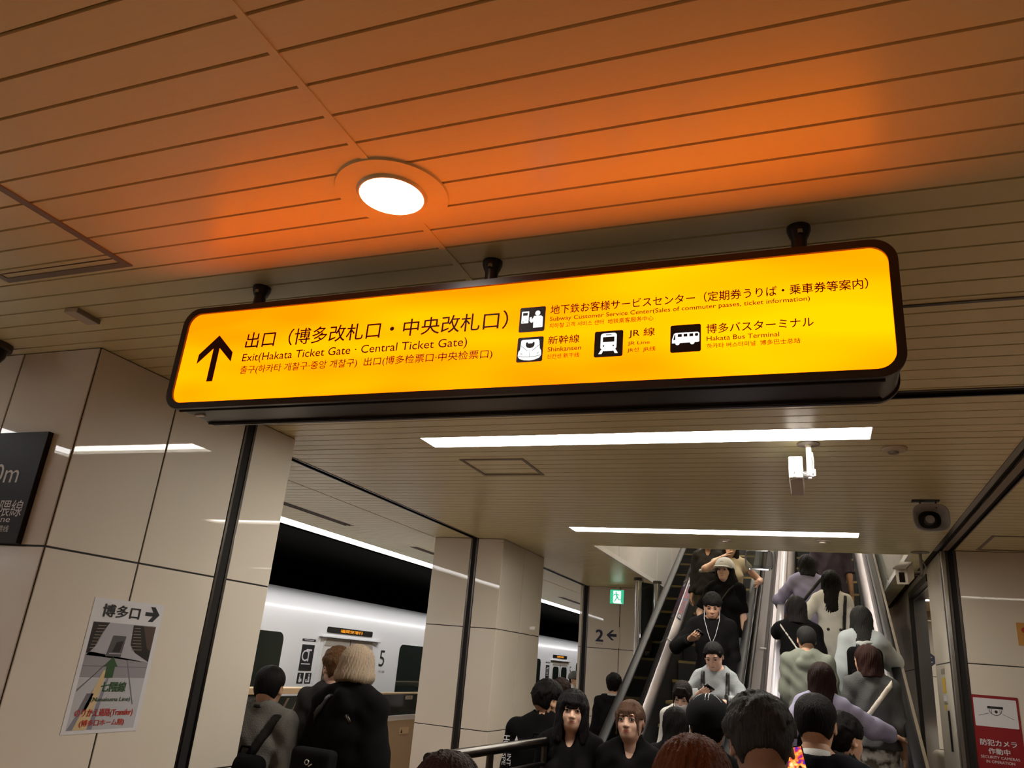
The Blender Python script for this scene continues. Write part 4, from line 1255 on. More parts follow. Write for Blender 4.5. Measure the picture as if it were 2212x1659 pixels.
def rot(yaw=0, pitch=0, roll=0):
    """pitch > 0 bows the head (figures face -y)"""
    y, p, r = map(math.radians, (yaw, pitch, roll))
    return np.array(Matrix.Rotation(y, 3, 'Z') @ Matrix.Rotation(p, 3, 'X') @ Matrix.Rotation(r, 3, 'Y'))

# ---- canonical head, face features, hands and hair, all in a head / hand frame
def skull(v, off=0.0, k=.02):
    v.ell((0, .014, .030), (.074, .094, .080), k, off)
    v.ell((0, .030, -.010), (.066, .072, .070), k, off)
def make_head():
    v = Vol((-.11, -.14, -.26), (.11, .13, .13), .0042)
    skull(v, 0, .03)
    v.ell((0, -.030, -.030), (.062, .062, .080), .03)
    v.ell((0, -.046, -.078), (.038, .042, .032), .03)
    v.ell((.030, -.052, -.030), (.026, .030, .026), .02); v.ell((-.030, -.052, -.030), (.026, .030, .026), .02)
    v.cap((-.030, -.078, .022), (.030, -.078, .022), .012, .012, .02)
    for x in (-.031, .031): v.ell((x, -.098, .004), (.020, .016, .013), .014, mode='sub')
    for x in (-.031, .031): v.ell((x, -.078, .003), (.0135, .0125, .0115), .006)
    v.cap((0, -.084, .012), (0, -.104, -.028), .007, .0105, .012)
    v.ell((.011, -.096, -.032), (.008, .010, .007), .006); v.ell((-.011, -.096, -.032), (.008, .010, .007), .006)
    v.ell((0, -.086, -.056), (.022, .012, .013), .012)
    v.ell((0, -.101, -.0575), (.026, .006, .0022), .004, mode='sub')
    for s_ in (-1, 1):
        v.ell((s_ * .077, .012, -.006), (.007, .020, .032), .008, R=rot(s_ * 18))
        v.ell((s_ * .083, .008, -.004), (.006, .011, .019), .006, R=rot(s_ * 18), mode='sub')
    v.cap((0, .022, -.20), (0, .012, -.07), .052, .050, .03)
    v.half((0, 0, -.20), (0, 0, -1))
    return v.mesh()
HEAD = make_head()

def make_hand(curl, spread=0.0, thumb_in=0.0):
    v = Vol((-.075, -.05, -.03), (.085, .085, .20), .0042)
    kx = (.027, .009, -.009, -.026); kz = (.088, .094, .090, .080); fl = (.070, .078, .072, .056)
    v.cap((0, 0, -.03), (0, 0, .02), .024, .026, .015, flat=.72)
    for i in range(4):
        v.cap((kx[i] * .55, 0, .015), (kx[i], 0, kz[i]), .015, .0105, .014)
    for i in range(4):
        p = np.array((kx[i], 0.0, kz[i])); a = 0.0
        sp = math.radians(spread) * (1.5 - i)
        for j, (fr, r0, r1) in enumerate(((.45, .0095, .0085), (.31, .0085, .0078), (.24, .0078, .0062))):
            a += math.radians(curl[j])
            q = p + fl[i] * fr * np.array((math.sin(sp) * math.cos(a), math.sin(a), math.cos(a) * math.cos(sp)))
            v.cap(p, q, r0, r1, .004 if j else .008)
            p = q
    t0 = np.array((.020, .006, .022)); t1 = np.array((.046 - .012 * thumb_in, .014 + .012 * thumb_in, .058)); t2 = t1 + np.array((.010 - .02 * thumb_in, .012 + .012 * thumb_in, .032)); t3 = t2 + np.array((.002 - .014 * thumb_in, .012 + .006 * thumb_in, .024))
    v.cap(t0, t1, .016, .0115, .012); v.cap(t1, t2, .0105, .0095, .006); v.cap(t2, t3, .0092, .0068, .005)
    return v.mesh()
HANDS = {'relaxed': make_hand((16, 24, 16)), 'grip': make_hand((48, 58, 34), 0, .9), 'flat': make_hand((6, 8, 6), 5), 'hold': make_hand((26, 46, 30), 0, .5)}

def strands(v, amp=.0022, f=46):
    X, Y, Z = v.pts((slice(None),) * 3)
    th = np.arctan2(X, Y + F32(.0))
    v.d = v.d + F32(amp) * (np.sin(th * f + 5 * np.sin(Z * 21)) * .6 + np.sin(th * f * 1.7 + Z * 37 + 2.0) * .4 + np.sin(th * 9 + Z * 60) * .5).astype(F32)

def face_cut(v, z_top=.042, w=.060, low=-.30, fr=-.03, k=.012):
    """opens the hair over the face: a column in front"""
    v.box((0, fr - .12, (z_top + low) / 2), (w, .12, (z_top - low) / 2), .035, k, mode='sub')

def tufts(v, seed, n, spread, length, r0, r1, zmin=-.02, down=0.0, k=.012):
    """locks of hair lying on the skull surface"""
    rnd = random.Random(seed)
    for i in range(n):
        a = rnd.uniform(0, 2 * math.pi); e = rnd.uniform(spread[0], spread[1])
        d = np.array((math.cos(a) * math.cos(e), math.sin(a) * math.cos(e), math.sin(e)))
        if d[1] < -.35 and d[2] < .55: continue
        p = np.array((0, .010, .030)) + d * np.array((.081, .101, .090))
        if p[2] < zmin: continue
        t = np.array((rnd.uniform(-1, 1), rnd.uniform(-1, 1), rnd.uniform(-.4, .3) - down)); t -= d * (t @ d); t /= np.linalg.norm(t)
        q = p + t * length * rnd.uniform(.6, 1.1) + d * rnd.uniform(-.004, .007)
        v.cap(p, q, r0, r1, k)

def make_hair(style):
    if style in ('short', 'short_mess', 'crop'):
        v = Vol((-.13, -.14, -.14), (.13, .16, .165), .0045)
        skull(v, .005, .03)
        if style == 'crop':
            v.ell((0, .004, .050), (.077, .096, .066), .03)
        elif style == 'short':
            v.ell((0, .006, .048), (.083, .103, .074), .03)
            tufts(v, 3, 60, (.1, 1.5), .035, .010, .005, .0, .5)
        else:
            v.ell((0, .004, .050), (.084, .104, .074), .03)
            tufts(v, 5, 120, (.05, 1.5), .042, .011, .004, .0, .3)
        v.box((0, -.165, -.060), (.12, .100, .092), .03, .012, mode='sub')          # face below the hair line
        v.box((0, -.028, -.100), (.15, .058, .108), .012, .01, mode='sub')           # round the ears
        v.half((0, .10, -.034 if style != 'short' else -.056), (0, .45, -1))
        strands(v, .0012 if style == 'crop' else .0020, 60)
    elif style == 'bob_round':
        v = Vol((-.17, -.16, -.19), (.17, .19, .17), .005)
        v.ell((0, .012, .032), (.096, .110, .098), .03)
        v.ell((0, .018, -.045), (.116, .116, .072), .045)
        v.half((0, 0, -.100), (0, .30, -1))
        face_cut(v, .035, .058)
        strands(v, .0032, 40)
    elif style in ('bob', 'bob_fringe'):
        v = Vol((-.15, -.16, -.24), (.15, .18, .17), .005)
        skull(v, .011, .03)
        v.cap((0, .016, .02), (0, .026, -.13), .082, .096, .03)
        v.half((0, 0, -.150), (.1, .12, -1))
        face_cut(v, .045 if style == 'bob' else .022, .058)
        strands(v, .0034, 40)
    elif style in ('long', 'long_fringe', 'long_wide'):
        v = Vol((-.17, -.16, -.46), (.17, .20, .17), .0055)
        skull(v, .012, .03)
        L = -.30
        for s_ in (-1, 1):
            v.cap((s_ * .062, -.008, .01), (s_ * .092, -.030, L + .04), .030, .034, .03)
        v.cap((0, .024, .02), (0, .070, L), .083, .098, .04, flat=.78)
        if style == 'long_wide': v.ell((0, .035, -.14), (.128, .10, .15), .04)
        face_cut(v, .045, .050 if style != 'long_fringe' else .044, low=-.5, fr=-.045)
        if style == 'long_fringe':
            for i in range(15):
                x = -.056 + .008 * i
                v.cap((x * .75, -.060, .082), (x, -.090 + 9 * x * x, .045), .013, .011, .010)
                v.cap((x, -.090 + 9 * x * x, .045), (x * 1.02, -.094 + 9.5 * x * x, .016), .011, .0055, .006)
            for s_ in (-1, 1): v.cap((s_ * .060, -.055, .03), (s_ * .070, -.060, -.16), .018, .020, .02)
        strands(v, .0030, 38)
    elif style in ('ponytail', 'tied_low', 'tied_fringe'):
        v = Vol((-.13, -.16, -.30), (.13, .22, .165), .005)
        skull(v, .009, .03)
        v.ell((0, .115, -.045), (.040, .036, .040), .02)
        for s_ in (-1, 1):
            v.cap((s_ * .070, -.045, .04), (s_ * .069, -.064, -.070), .012, .005, .015)
        face_cut(v, .050, .060, low=-.30, fr=-.045)
        v.box((0, -.035, -.100), (.15, .058, .104), .02, .012, mode='sub')
        v.half((0, 0, -.10), (0, .15, -1))
        if style == 'tied_fringe':
            rnd = random.Random(9)
            for i in range(13):
                x = -.060 + .010 * i
                zb = .020 + rnd.uniform(-.006, .006) - (.030 if abs(x) > .045 else 0)
                v.cap((x * .6, -.058, .088), (x * .95, -.088 + 9 * x * x, .050), .011, .008, .010)
                v.cap((x * .95, -.088 + 9 * x * x, .050), (x * 1.08, -.094 + 10 * x * x, zb), .008, .0035, .005)
            for s_ in (-1, 1): v.cap((s_ * .060, -.066, .035), (s_ * .066, -.066, -.075), .010, .004, .010)
        strands(v, .0018, 52)
    return v.mesh()
_hair = {}
def hair(style):
    if style not in _hair: _hair[style] = make_hair(style)
    return _hair[style]

def uv_ball(c, r, nu=14, nv=8):
    V = []; Q = []
    for j in range(nv + 1):
        t = math.pi * (j + .02) / (nv + .04)
        for i in range(nu):
            a = 2 * math.pi * i / nu
            V.append((c[0] + r[0] * math.sin(t) * math.cos(a), c[1] + r[1] * math.sin(t) * math.sin(a), c[2] + r[2] * math.cos(t)))
    for j in range(nv):
        for i in range(nu): Q.append((j * nu + i, (j + 1) * nu + i, (j + 1) * nu + (i + 1) % nu, j * nu + (i + 1) % nu))
    return np.array(V), np.array(Q)
def strip_tube(pts, r, n=6):
    q = MB().tube(pts, r, n)
    return np.array([tuple(p) for p in q.v]), np.array([f for f in q.f if len(f) == 4])

_mats = {}
def cmat(kind, c):
    k = (kind, tuple(round(x, 4) for x in c))
    if k not in _mats:
        if kind == 'cloth': m = mat('cloth', c, 0.9, spec=0.1, bump=0.25, bscale=220, var=.10, vscale=14)
        elif kind == 'knit': m = mat('knit', c, 0.9, spec=0.15, bump=0.5, bscale=160, var=.14, vscale=22)
        elif kind == 'hair': m = mat('hair', c, 0.55, spec=0.13, bump=0.7, bscale=38, stretch=(6, 6, .35), var=.35, vscale=30)
        elif kind == 'skin': m = mat('skin', c, 0.5, spec=0.35, var=.05, vscale=25)
        elif kind == 'denim': m = mat('denim', c, 0.8, spec=0.2, var=.3, vscale=18, bump=.3, bscale=180)
        elif kind == 'floral': m = mat('floral_cloth', c, 0.85, spec=.2, var=.0)
        else: m = mat(kind, c, 0.45, spec=0.4)
        if kind == 'floral':
            nt = m.node_tree; b = nt.nodes['Principled BSDF']
            tc = nt.nodes.new('ShaderNodeTexCoord'); n = nt.nodes.new('ShaderNodeTexNoise'); n.inputs['Scale'].default_value = 13; n.inputs['Detail'].default_value = 3
            r = nt.nodes.new('ShaderNodeValToRGB')
            r.color_ramp.elements[0].position = .40; r.color_ramp.elements[0].color = (.055, .042, .03, 1)
            r.color_ramp.elements[1].position = .56; r.color_ramp.elements[1].color = (*c, 1)
            nt.links.new(tc.outputs['Object'], n.inputs['Vector']); nt.links.new(n.outputs['Fac'], r.inputs[0]); nt.links.new(r.outputs[0], b.inputs['Base Color'])
        _mats[k] = m
    return _mats[k]
EYE_W = mat('eye_white', (.55, .52, .48), .2)
EYE_D = mat('eye_dark', (.012, .008, .006), .15)
LIP = mat('lips', (.36, .14, .11), .45)
NAT = 1.70

def person(label, X, Y, z0, top, yaw=180, head=(0, 0, 0), hr=('short', (.01, .008, .007)), skin=(.50, .31, .21), female=False,
           up=None, low=None, arms=None, face=False, lips=None, brows=True, width=1.0, shoes=(.02, .02, .02), strap=None, extra=None, stance=0.0, head_lift=0.0, hs=1.0):
    """up: dict(kind, col, hem, sleeve, off, mat); low: dict(kind, col). arms: {+1/-1: (target, pose, palm, pole)} in body axes
    (figure faces -y, +x is its left hand), or ('w', world target, ...)"""
    sc = (top - z0) / (NAT + .010 + head_lift + .11 * (hs - 1))
    P = thing('person', label, 'person', (X, Y, z0))
    P.rotation_euler = (0, 0, math.radians(yaw))
    Rw = np.array(Matrix.Rotation(math.radians(yaw), 3, 'Z'))
    up = dict(dict(kind='tee', col=(.02, .02, .02), hem=.86, sleeve=.72, off=.012, mat='cloth', neck=.068), **(up or {}))
    low = dict(dict(kind='trousers', col=(.015, .015, .018)), **(low or {}))
    sw = (.138 if female else .164) * width
    hipx = .085
    SH = {s_: np.array((s_ * sw, .012, 1.392)) for s_ in (1, -1)}
    EL, WR, HD = {}, {}, {}
    for s_ in (1, -1):
        spec = (arms or {}).get(s_) or ((s_ * (sw + .055), -.03, .86), 'relaxed', None, (s_ * .15, 1.0, -.2))
        tgt, pose = spec[0], spec[1]
        palm = spec[2] if len(spec) > 2 else None
        pole = spec[3] if len(spec) > 3 else None
        tgt = np.array(tgt, float)
        if len(spec) > 4 and spec[4] == 'w':
            tgt = (Rw.T @ (tgt - np.array((X, Y, z0)))) / sc
        l1, l2 = .285, .245
        v = tgt - SH[s_]; L = np.linalg.norm(v)
        if L > l1 + l2 - .004: v = v / L * (l1 + l2 - .004); L = l1 + l2 - .004; tgt = SH[s_] + v
        if L < .12: v = v / L * .12; L = .12; tgt = SH[s_] + v
        a = (l1 * l1 - l2 * l2 + L * L) / (2 * L)
        hgt = math.sqrt(max(0, l1 * l1 - a * a))
        pl = np.array(pole if pole is not None else (s_ * .5, .8, -.3), float)
        u = v / L
        pl = pl - u * (pl @ u); pl /= np.linalg.norm(pl)
        EL[s_] = SH[s_] + u * a + pl * hgt
        WR[s_] = tgt
        HD[s_] = (pose, palm)
    HIP = {s_: np.array((s_ * hipx, .01, .90)) for s_ in (1, -1)}
    KN = {s_: np.array((s_ * (hipx + .01), -.01 - (stance * .5 if s_ > 0 else 0), .48)) for s_ in (1, -1)}
    AN = {s_: np.array((s_ * (hipx + .015), .025 + (stance * .4 if s_ < 0 else 0), .075)) for s_ in (1, -1)}
    HR = rot(*head)
    PIV = np.array((0, .012, 1.50))
    HC = PIV + HR @ np.array((0, -.022, .088 + head_lift))
    def to_head(V): return (V * hs) @ HR.T + HC
    # ---------------- body skin
    lo = np.min([WR[1], WR[-1], EL[1], EL[-1], (-.25, -.20, -.01)], axis=0) - .07
    hi = np.max([WR[1], WR[-1], EL[1], EL[-1], (.25, .20, 1.56)], axis=0) + .07
    lo[2] = -.01; hi[2] = max(1.56, hi[2])
    def torso(v, o=0.0, bust=True):
        v.ell((0, .005, 1.24), ((.128 if female else .142) * width, .106, .205), .05, o)
        v.cap((-sw + .02, .012, 1.385), (sw - .02, .012, 1.385), .052, .052, .05, o)
        for s_ in (1, -1): v.cap((s_ * .03, .02, 1.47), (s_ * (sw - .03), .015, 1.405), .038, .045, .04, o)
        v.ell((0, .0, 1.04), ((.108 if female else .130) * width, .098, .17), .05, o)
        v.ell((0, .012, .925), ((.155 if female else .152) * width, .116, .125), .05, o)
        if female and bust:
            for s_ in (1, -1): v.ell((s_ * .070, -.080, 1.235), (.062, .052, .060), .035, o)
    v = Vol(lo, hi, .0135)
    torso(v, -.006)
    for s_ in (1, -1):
        v.cap(SH[s_], EL[s_], .046, .038, .03); v.cap(EL[s_], WR[s_], .037, .0255, .02)
        v.cap(HIP[s_], KN[s_], .080, .054, .03); v.cap(KN[s_], AN[s_], .052, .036, .03)
        v.cap(AN[s_] + (0, .03, -.03), AN[s_] + (s_ * .015, -.13, -.045), .034, .026, .02)
    v.cap((0, .022, 1.40), (0, .016, 1.50), .052, .049, .03)
    parts = [v.mesh()]
    hv, hq = HEAD
    parts.append((to_head(hv), hq))
    hand_frames = {}
    for s_ in (1, -1):
        pose, palm = HD[s_]
        dd = WR[s_] - EL[s_]; dd /= np.linalg.norm(dd)
        n0 = np.array(palm if palm is not None else (-s_, 0.0, 0.0), float)
        nn = n0 - dd * (n0 @ dd); nn /= max(1e-6, np.linalg.norm(nn))
        tt = np.cross(nn, dd)
        # thumb side: for a left hand (s=+1) with palm inwards it points forward
        if s_ > 0: tt = -tt
        B = np.stack([tt, nn, dd], 1) * (.92 if female else 1.0)
        V_, Q_ = HANDS[pose]
        Vh = V_ @ B.T + WR[s_]
        parts.append((Vh, Q_[:, ::-1] if np.linalg.det(B) < 0 else Q_))
        hand_frames[s_] = (WR[s_], B)
    parts = [(V_ * sc, Q_) for V_, Q_ in parts]
    mesh_obj('body', parts, cmat('skin', skin), P)
    # ---------------- face features
    if face:
        q = [uv_ball((x, -.0845, .003), (.0115, .008, .0068)) for x in (-.031, .031)]
        mesh_obj('eyes', [(to_head(V_) * sc, Q_) for V_, Q_ in q], EYE_W, P)
        q = [uv_ball((x, -.0895, .003), (.0062, .0045, .0066)) for x in (-.031, .031)]
        for s_ in (-1, 1):
            q.append(strip_tube([(s_ * .0175, -.0905, .0015), (s_ * .024, -.0945, .0088), (s_ * .032, -.0945, .0108), (s_ * .040, -.0905, .008), (s_ * .046, -.083, .0025)], .0020))
        mesh_obj('irises_and_lashes', [(to_head(V_) * sc, Q_) for V_, Q_ in q], EYE_D, P)
        if brows:
            q = [strip_tube([(s_ * .016, -.0945, .024), (s_ * .030, -.0935, .0285), (s_ * .047, -.082, .024)], [.0024, .0026, .0014]) for s_ in (-1, 1)]
            mesh_obj('eyebrows', [(to_head(V_) * sc, Q_) for V_, Q_ in q], cmat('hair', [c * .9 for c in hr[1]]), P)
        q = [uv_ball((0, -.0930, -.0535), (.0190, .0062, .0036)), uv_ball((0, -.0925, -.0605), (.0165, .0068, .0044))]
        mesh_obj('lips', [(to_head(V_) * sc, Q_) for V_, Q_ in q], lips or LIP, P)
    # ---------------- hair
    if hr:
        V_, Q_ = hair(hr[0])
        mesh_obj('hair', [(to_head(V_) * sc, Q_)], cmat('hair', hr[1]), P)
    # ---------------- clothing
    h = .0125
    k = up['kind']; o = up['off']
    hem = up['hem']
    long_ = k == 'coat'
    v = Vol((lo[0] - .03, lo[1] - .05, hem - .05), (hi[0] + .03, hi[1] + .06, 1.56), h)
    torso(v, o)
    if k in ('hoodie', 'sweater', 'jacket', 'blouse'):
        v.ell((0, .012, .90), (.158 * width, .118, .13), .05, o + .004)
        if k in ('hoodie', 'jacket'):
            v.cap((0, .01, 1.22), (0, .012, .90), .138 * width, .148 * width, .05, o * .6, flat=.76)
    if long_:
        v.cap((0, .01, 1.0), (0, .012, hem), .150, .215, .06, o, flat=.78)
    if k == 'tee' or k == 'shirt':
        v.cap((0, .01, 1.15), (0, .012, hem), (.118 if female else .132) * width, .145 * width, .05, o * .5, flat=.78)
    sl = up['sleeve']
    torso_only = v.d.copy()
    for s_ in (1, -1):
        S_, E_, W_ = SH[s_], EL[s_], WR[s_]
        wide = up.get('wide', 0.0)
        if sl <= 1.0:
            e = S_ + (E_ - S_) * sl; dn = (E_ - S_) / np.linalg.norm(E_ - S_)
            v.cap(S_, S_ + (E_ - S_) * (sl + .2), .048, .044 + wide, .024, o, clip=(e, dn))
        else:
            v.cap(S_, E_, .046, .040 + wide, .024, o)
            f = min(1.0, (sl - 1.0)); e = E_ + (W_ - E_) * f; dn = (W_ - E_) / np.linalg.norm(W_ - E_)
            v.cap(E_, E_ + (W_ - E_) * (f + .12), .040 + wide, .031 + wide, .03, o, clip=(e, dn))
    # folds
    Xg, Yg, Zg = v.pts((slice(None),) * 3)
    ph = (X * 7.3 + Y * 3.1) % 6.28
    fold = (np.sin(Zg * 27 + Xg * 24 + 3 * np.sin(Xg * 11 + ph)) * .42 + np.sin(Xg * 44 - Zg * 17 + 2.4 * np.sin(Zg * 15 + ph)) * .40 + np.sin(Yg * 33 + Zg * 52 + 2 * np.sin(Xg * 21)) * .28) * up.get('fold', .0075)
    v.d += fold.astype(F32)
    nk = up['neck']
    if k == 'suit':
        v.cap((0, .020, 1.42), (0, .012, 1.60), .060, .066, .006, mode='sub')
        v.cap((0, .03, 1.43), (0, .03, 1.47), .082, .072, .02)
        v.cap((0, .020, 1.42), (0, .012, 1.60), .064, .066, .004, mode='sub')
        v.ell((0, -.095, 1.44), (.040, .07, .13), .02, mode='sub')
        v.half((0, .06, 1.480), (0, .10, 1))
    elif k in ('shirt', 'jacket'):
        v.cap((0, .022, 1.42), (0, .016, 1.505), .066, .064, .02)
        v.cap((0, .020, 1.38), (0, .010, 1.60), .056, .056, .006, mode='sub')
        v.ell((0, -.085, 1.47), (.045, .06, .085), .02, mode='sub')
    else:
        v.ell((0, -.012, 1.505), (nk + .012, nk + .010, .065), .012, mode='sub')
    if k == 'hoodie':
        for s_ in (1, -1): v.cap((s_ * .085, -.02, 1.455), (0, .104, 1.436), .030, .042, .02)
        v.ell((0, .112, 1.375), (.092, .040, .060), .02)
        v.cap((0, .010, 1.42), (0, .0, 1.62), .060, .066, .01, mode='sub')
    if up.get('open'):
        ow, oz = up['open']
        v.cap((0, -.165, oz), (0, -.115, 1.50), ow * .55, ow * 1.05, .012, mode='sub')
        w = Vol((-.24, -.22, .95), (.24, .20, 1.46), .0125)
        torso(w, .001)
        w.half((0, 0, up.get('inner_z', 1.30)), (0, 0, 1))
        V_, Q_ = w.mesh()
        mesh_obj('inner_top', [(V_ * sc, Q_)], cmat('cloth', up.get('inner', (.02, .02, .02))), P)
    v.half((0, 0, hem), (0, 0, -1))
    nm = {'tee': 't_shirt', 'shirt': 'shirt', 'hoodie': 'hoodie', 'sweater': 'sweater', 'jacket': 'jacket', 'suit': 'suit_jacket', 'coat': 'coat', 'blouse': 'blouse'}[k]
    V_, Q_ = v.mesh()
    mesh_obj(nm, [(V_ * sc, Q_)], cmat(up['mat'], up['col']), P)
    if up.get('collar'):
        n_ = 36; V_ = []; Q_ = []
        for i in range(n_):
            a_ = math.radians(-68) + math.radians(316) * i / (n_ - 1)      # open at the front
            ca, sa = math.cos(a_), math.sin(a_)
            fz = .5 - .5 * sa
            for r_, z_ in ((.0610, 1.497 - .030 * fz), (.0720, 1.446 - .020 * fz), (.0690, 1.446 - .020 * fz), (.0575, 1.494 - .030 * fz)):
                V_.append((r_ * ca, .016 + r_ * 1.02 * sa, z_))
        for i in range(n_ - 1):
            for j in range(4): Q_.append((i * 4 + j, (i + 1) * 4 + j, (i + 1) * 4 + (j + 1) % 4, i * 4 + (j + 1) % 4))
        V_ = np.array(V_); Q_ = np.array(Q_)
        mesh_obj('shirt_collar', [(V_ * sc, Q_)], cmat('cloth', up['collar']), P)
    # ---------------- straps cut as raised bands out of the clothed torso
    for st in (strap or []):
        w = Vol(v.lo, v.lo + (v.n - 1) * v.h, v.h)
        w.d = np.maximum(v.d - F32(.011), np.abs(Xg) - F32(sw + .005))
        nrm = np.array(st['n'], float); nrm /= np.linalg.norm(nrm)
        pd = (Xg - F32(st['p'][0])) * F32(nrm[0]) + (Yg - F32(st['p'][1])) * F32(nrm[1]) + (Zg - F32(st['p'][2])) * F32(nrm[2])
        w.d = np.maximum(w.d, np.abs(pd) - F32(st.get('w', .03) / 2))
        w.d = np.maximum(w.d, F32(st.get('z', 1.0)) - Zg)
        w.d = np.maximum(w.d, Zg - F32(1.445))
        V_, Q_ = w.mesh()
        if len(V_): mesh_obj(st.get('name', 'bag_strap'), [(V_ * sc, Q_)], cmat('leather', st['col']), P)
    # ---------------- lower clothing
    lk = low['kind']
    v = Vol((-.32, -.30, .0), (.32, .30, 1.08), .016)
    v.ell((0, .012, .93), (.160 * width, .116, .12), .04, .004)
    if lk == 'skirt':
        v.cap((0, .012, .95), (0, .012, low.get('hem', .32)), .140, low.get('flare', .21), .05, 0, flat=.80)
        Xs, Ys, Zs = v.pts((slice(None),) * 3)
        v.d += (np.sin(np.arctan2(Xs, Ys - F32(.012)) * 15) * .009 * np.clip(1.0 - Zs, 0, .6) / .6).astype(F32)
        v.half((0, 0, low.get('hem', .32)), (0, 0, -1))
    else:
        for s_ in (1, -1):
            v.cap(HIP[s_], KN[s_], .090, .066, .02); v.cap(KN[s_], AN[s_] + (0, 0, .03), .066, .058, .03, clip=((0, 0, .09), (0, 0, -1)))
    v.half((0, 0, 1.03), (0, 0, 1))
    V_, Q_ = v.mesh()
    mesh_obj({'skirt': 'skirt', 'jeans': 'jeans'}.get(lk, 'trousers'), [(V_ * sc, Q_)], cmat({'jeans': 'denim'}.get(lk, low.get('mat', 'cloth')), low['col']), P)
    q = Vol((-.20, -.24, -.002), (.20, .16, .13), .012)
    for s_ in (1, -1):
        q.cap(AN[s_] + (0, .035, -.035), AN[s_] + (s_ * .012, -.14, -.045), .040, .036, .02)
        q.cap(AN[s_] + (0, .02, -.01), AN[s_] + (0, .02, .02), .042, .042, .02)
    q.half((0, 0, .002), (0, 0, -1))
    V_, Q_ = q.mesh()
    mesh_obj('shoes', [(V_ * sc, Q_)], cmat('leather', shoes), P)
    # frame for accessories
    class Fr: pass
    fr = Fr()
    fr.P, fr.sc, fr.Rw, fr.org, fr.to_head, fr.hand, fr.HR, fr.HC = P, sc, Rw, np.array((X, Y, z0)), to_head, hand_frames, HR, HC
    fr.sh, fr.el, fr.wr = SH, EL, WR
    fr.world = lambda p: Rw @ (np.array(p, float) * sc) + fr.org
    fr.head_part = lambda name, vq, m: mesh_obj(name, [(to_head(V_) * sc, Q_) for V_, Q_ in vq], m, P)
    fr.body_part = lambda name, vq, m: mesh_obj(name, [(V_ * sc, Q_) for V_, Q_ in vq], m, P)
    return fr

def prop(name, label, cat, fr, parts):
    """a thing carried by a person: parts = list of (part name, (V, Q) list in body axes, material)"""
    t = thing(name, label, cat, tuple(fr.org))
    t.rotation_euler = fr.P.rotation_euler
    for nm, vq, m in parts:
        mesh_obj(nm, [(np.asarray(V_) * fr.sc, Q_) for V_, Q_ in vq], m, t)
    return t

def rbox(c, hs, rad, h=.01, bulge=None):
    v = Vol(np.array(c) - np.array(hs) - .04, np.array(c) + np.array(hs) + .06, h)
    v.box(c, hs, rad, 0)
    if bulge: v.ell(bulge[0], bulge[1], .03)
    return v.mesh()
def pbox(c, size, R=None):
    q = MB().obox(c, size, Matrix(R.tolist()) if R is not None else None)
    return np.array([tuple(p) for p in q.v]), np.array(q.f)

def backpack(fr, label, col, y=.185, z=1.17, size=(.145, .085, .21), extra=None):
    m = cmat('cloth', col)
    parts = [('bag', [rbox((0, y, z), size, .06)], m),
             ('front_pocket', [rbox((0, y + size[1] + .005, z - .08), (size[0] * .8, .03, size[2] * .42), .025)], m),
             ('top_handle', [strip_tube([(-.04, y - .05, z + size[2] - .01), (-.03, y - .055, z + size[2] + .035), (.03, y - .055, z + size[2] + .035), (.04, y - .05, z + size[2] - .01)], .008)], m)]
    for nm, vq, mm in (extra or []): parts.append((nm, vq, mm))
    return prop('backpack', label, 'backpack', fr, parts)

def phone(fr, s_, label, screen=None, tilt=0):
    W_, B = fr.hand[s_]
    B = B / np.linalg.norm(B[:, 0])
    c = W_ + B @ np.array((.008, .036, .085))
    # long side along the thumb-to-wrist diagonal, screen towards the palm side's normal
    R = B.copy()
    R = R @ rot(0, 0, 0)
    body = pbox(c, (.074, .010, .150), R)
    parts = [('body', [body], M['lens_black'])]
    if screen is not None:
        parts.append(('screen', [pbox(c + R @ np.array((0, .0056, 0)), (.068, .0012, .142), R)], screen))
    return prop('phone', label, 'phone', fr, parts)
def step_z(y):
    k = math.floor((y - YB - .02) / .4)
    if k < -1: return 0.0
    return 0.008 if k == -1 else (0.06 if k == 0 else TAN * .4 * k)

BLK = (.0042, .0038, .0040)
HB = (.0045, .0034, .0030)           # black hair
HBR = (.022, .009, .006)             # dark brown
SK = (.56, .325, .21); SKP = (.70, .44, .325); SKD = (.40, .22, .14)
sleeve_full = 1.95

# ---------------- close crowd, seen from behind at the bottom of the picture
person('person seen from above with glossy dark brown hair, lowest at the bottom edge', -.815, 1.80, 0, 1.545, 185, (0, 5, 0), ('bob', (.030, .014, .010)), SK, True,
       dict(kind='blouse', col=(.05, .045, .045), sleeve=sleeve_full))
person('person with copper brown hair at the bottom edge, beside the greying man', -.272, 1.88, 0, 1.635, 178, (0, 8, 0), ('bob', (.115, .032, .008)), SK, True,
       dict(kind='blouse', col=(.03, .025, .022), sleeve=sleeve_full))
man = person('man with greying tousled hair in dark suit looking down at a phone', -.150, 2.36, 0, 1.728, 172, (14, 20, 4), ('short_mess', (.042, .039, .037)), SKD, False,
       dict(kind='suit', col=(.008, .008, .010), sleeve=sleeve_full, off=.018, hem=.78, collar=(.55, .54, .62)), width=1.02,
       arms={-1: ((-.045, 2.72, 1.400), 'hold', (0, -.5, .8), (-.6, .2, -.8))[:4] + ('w',)})
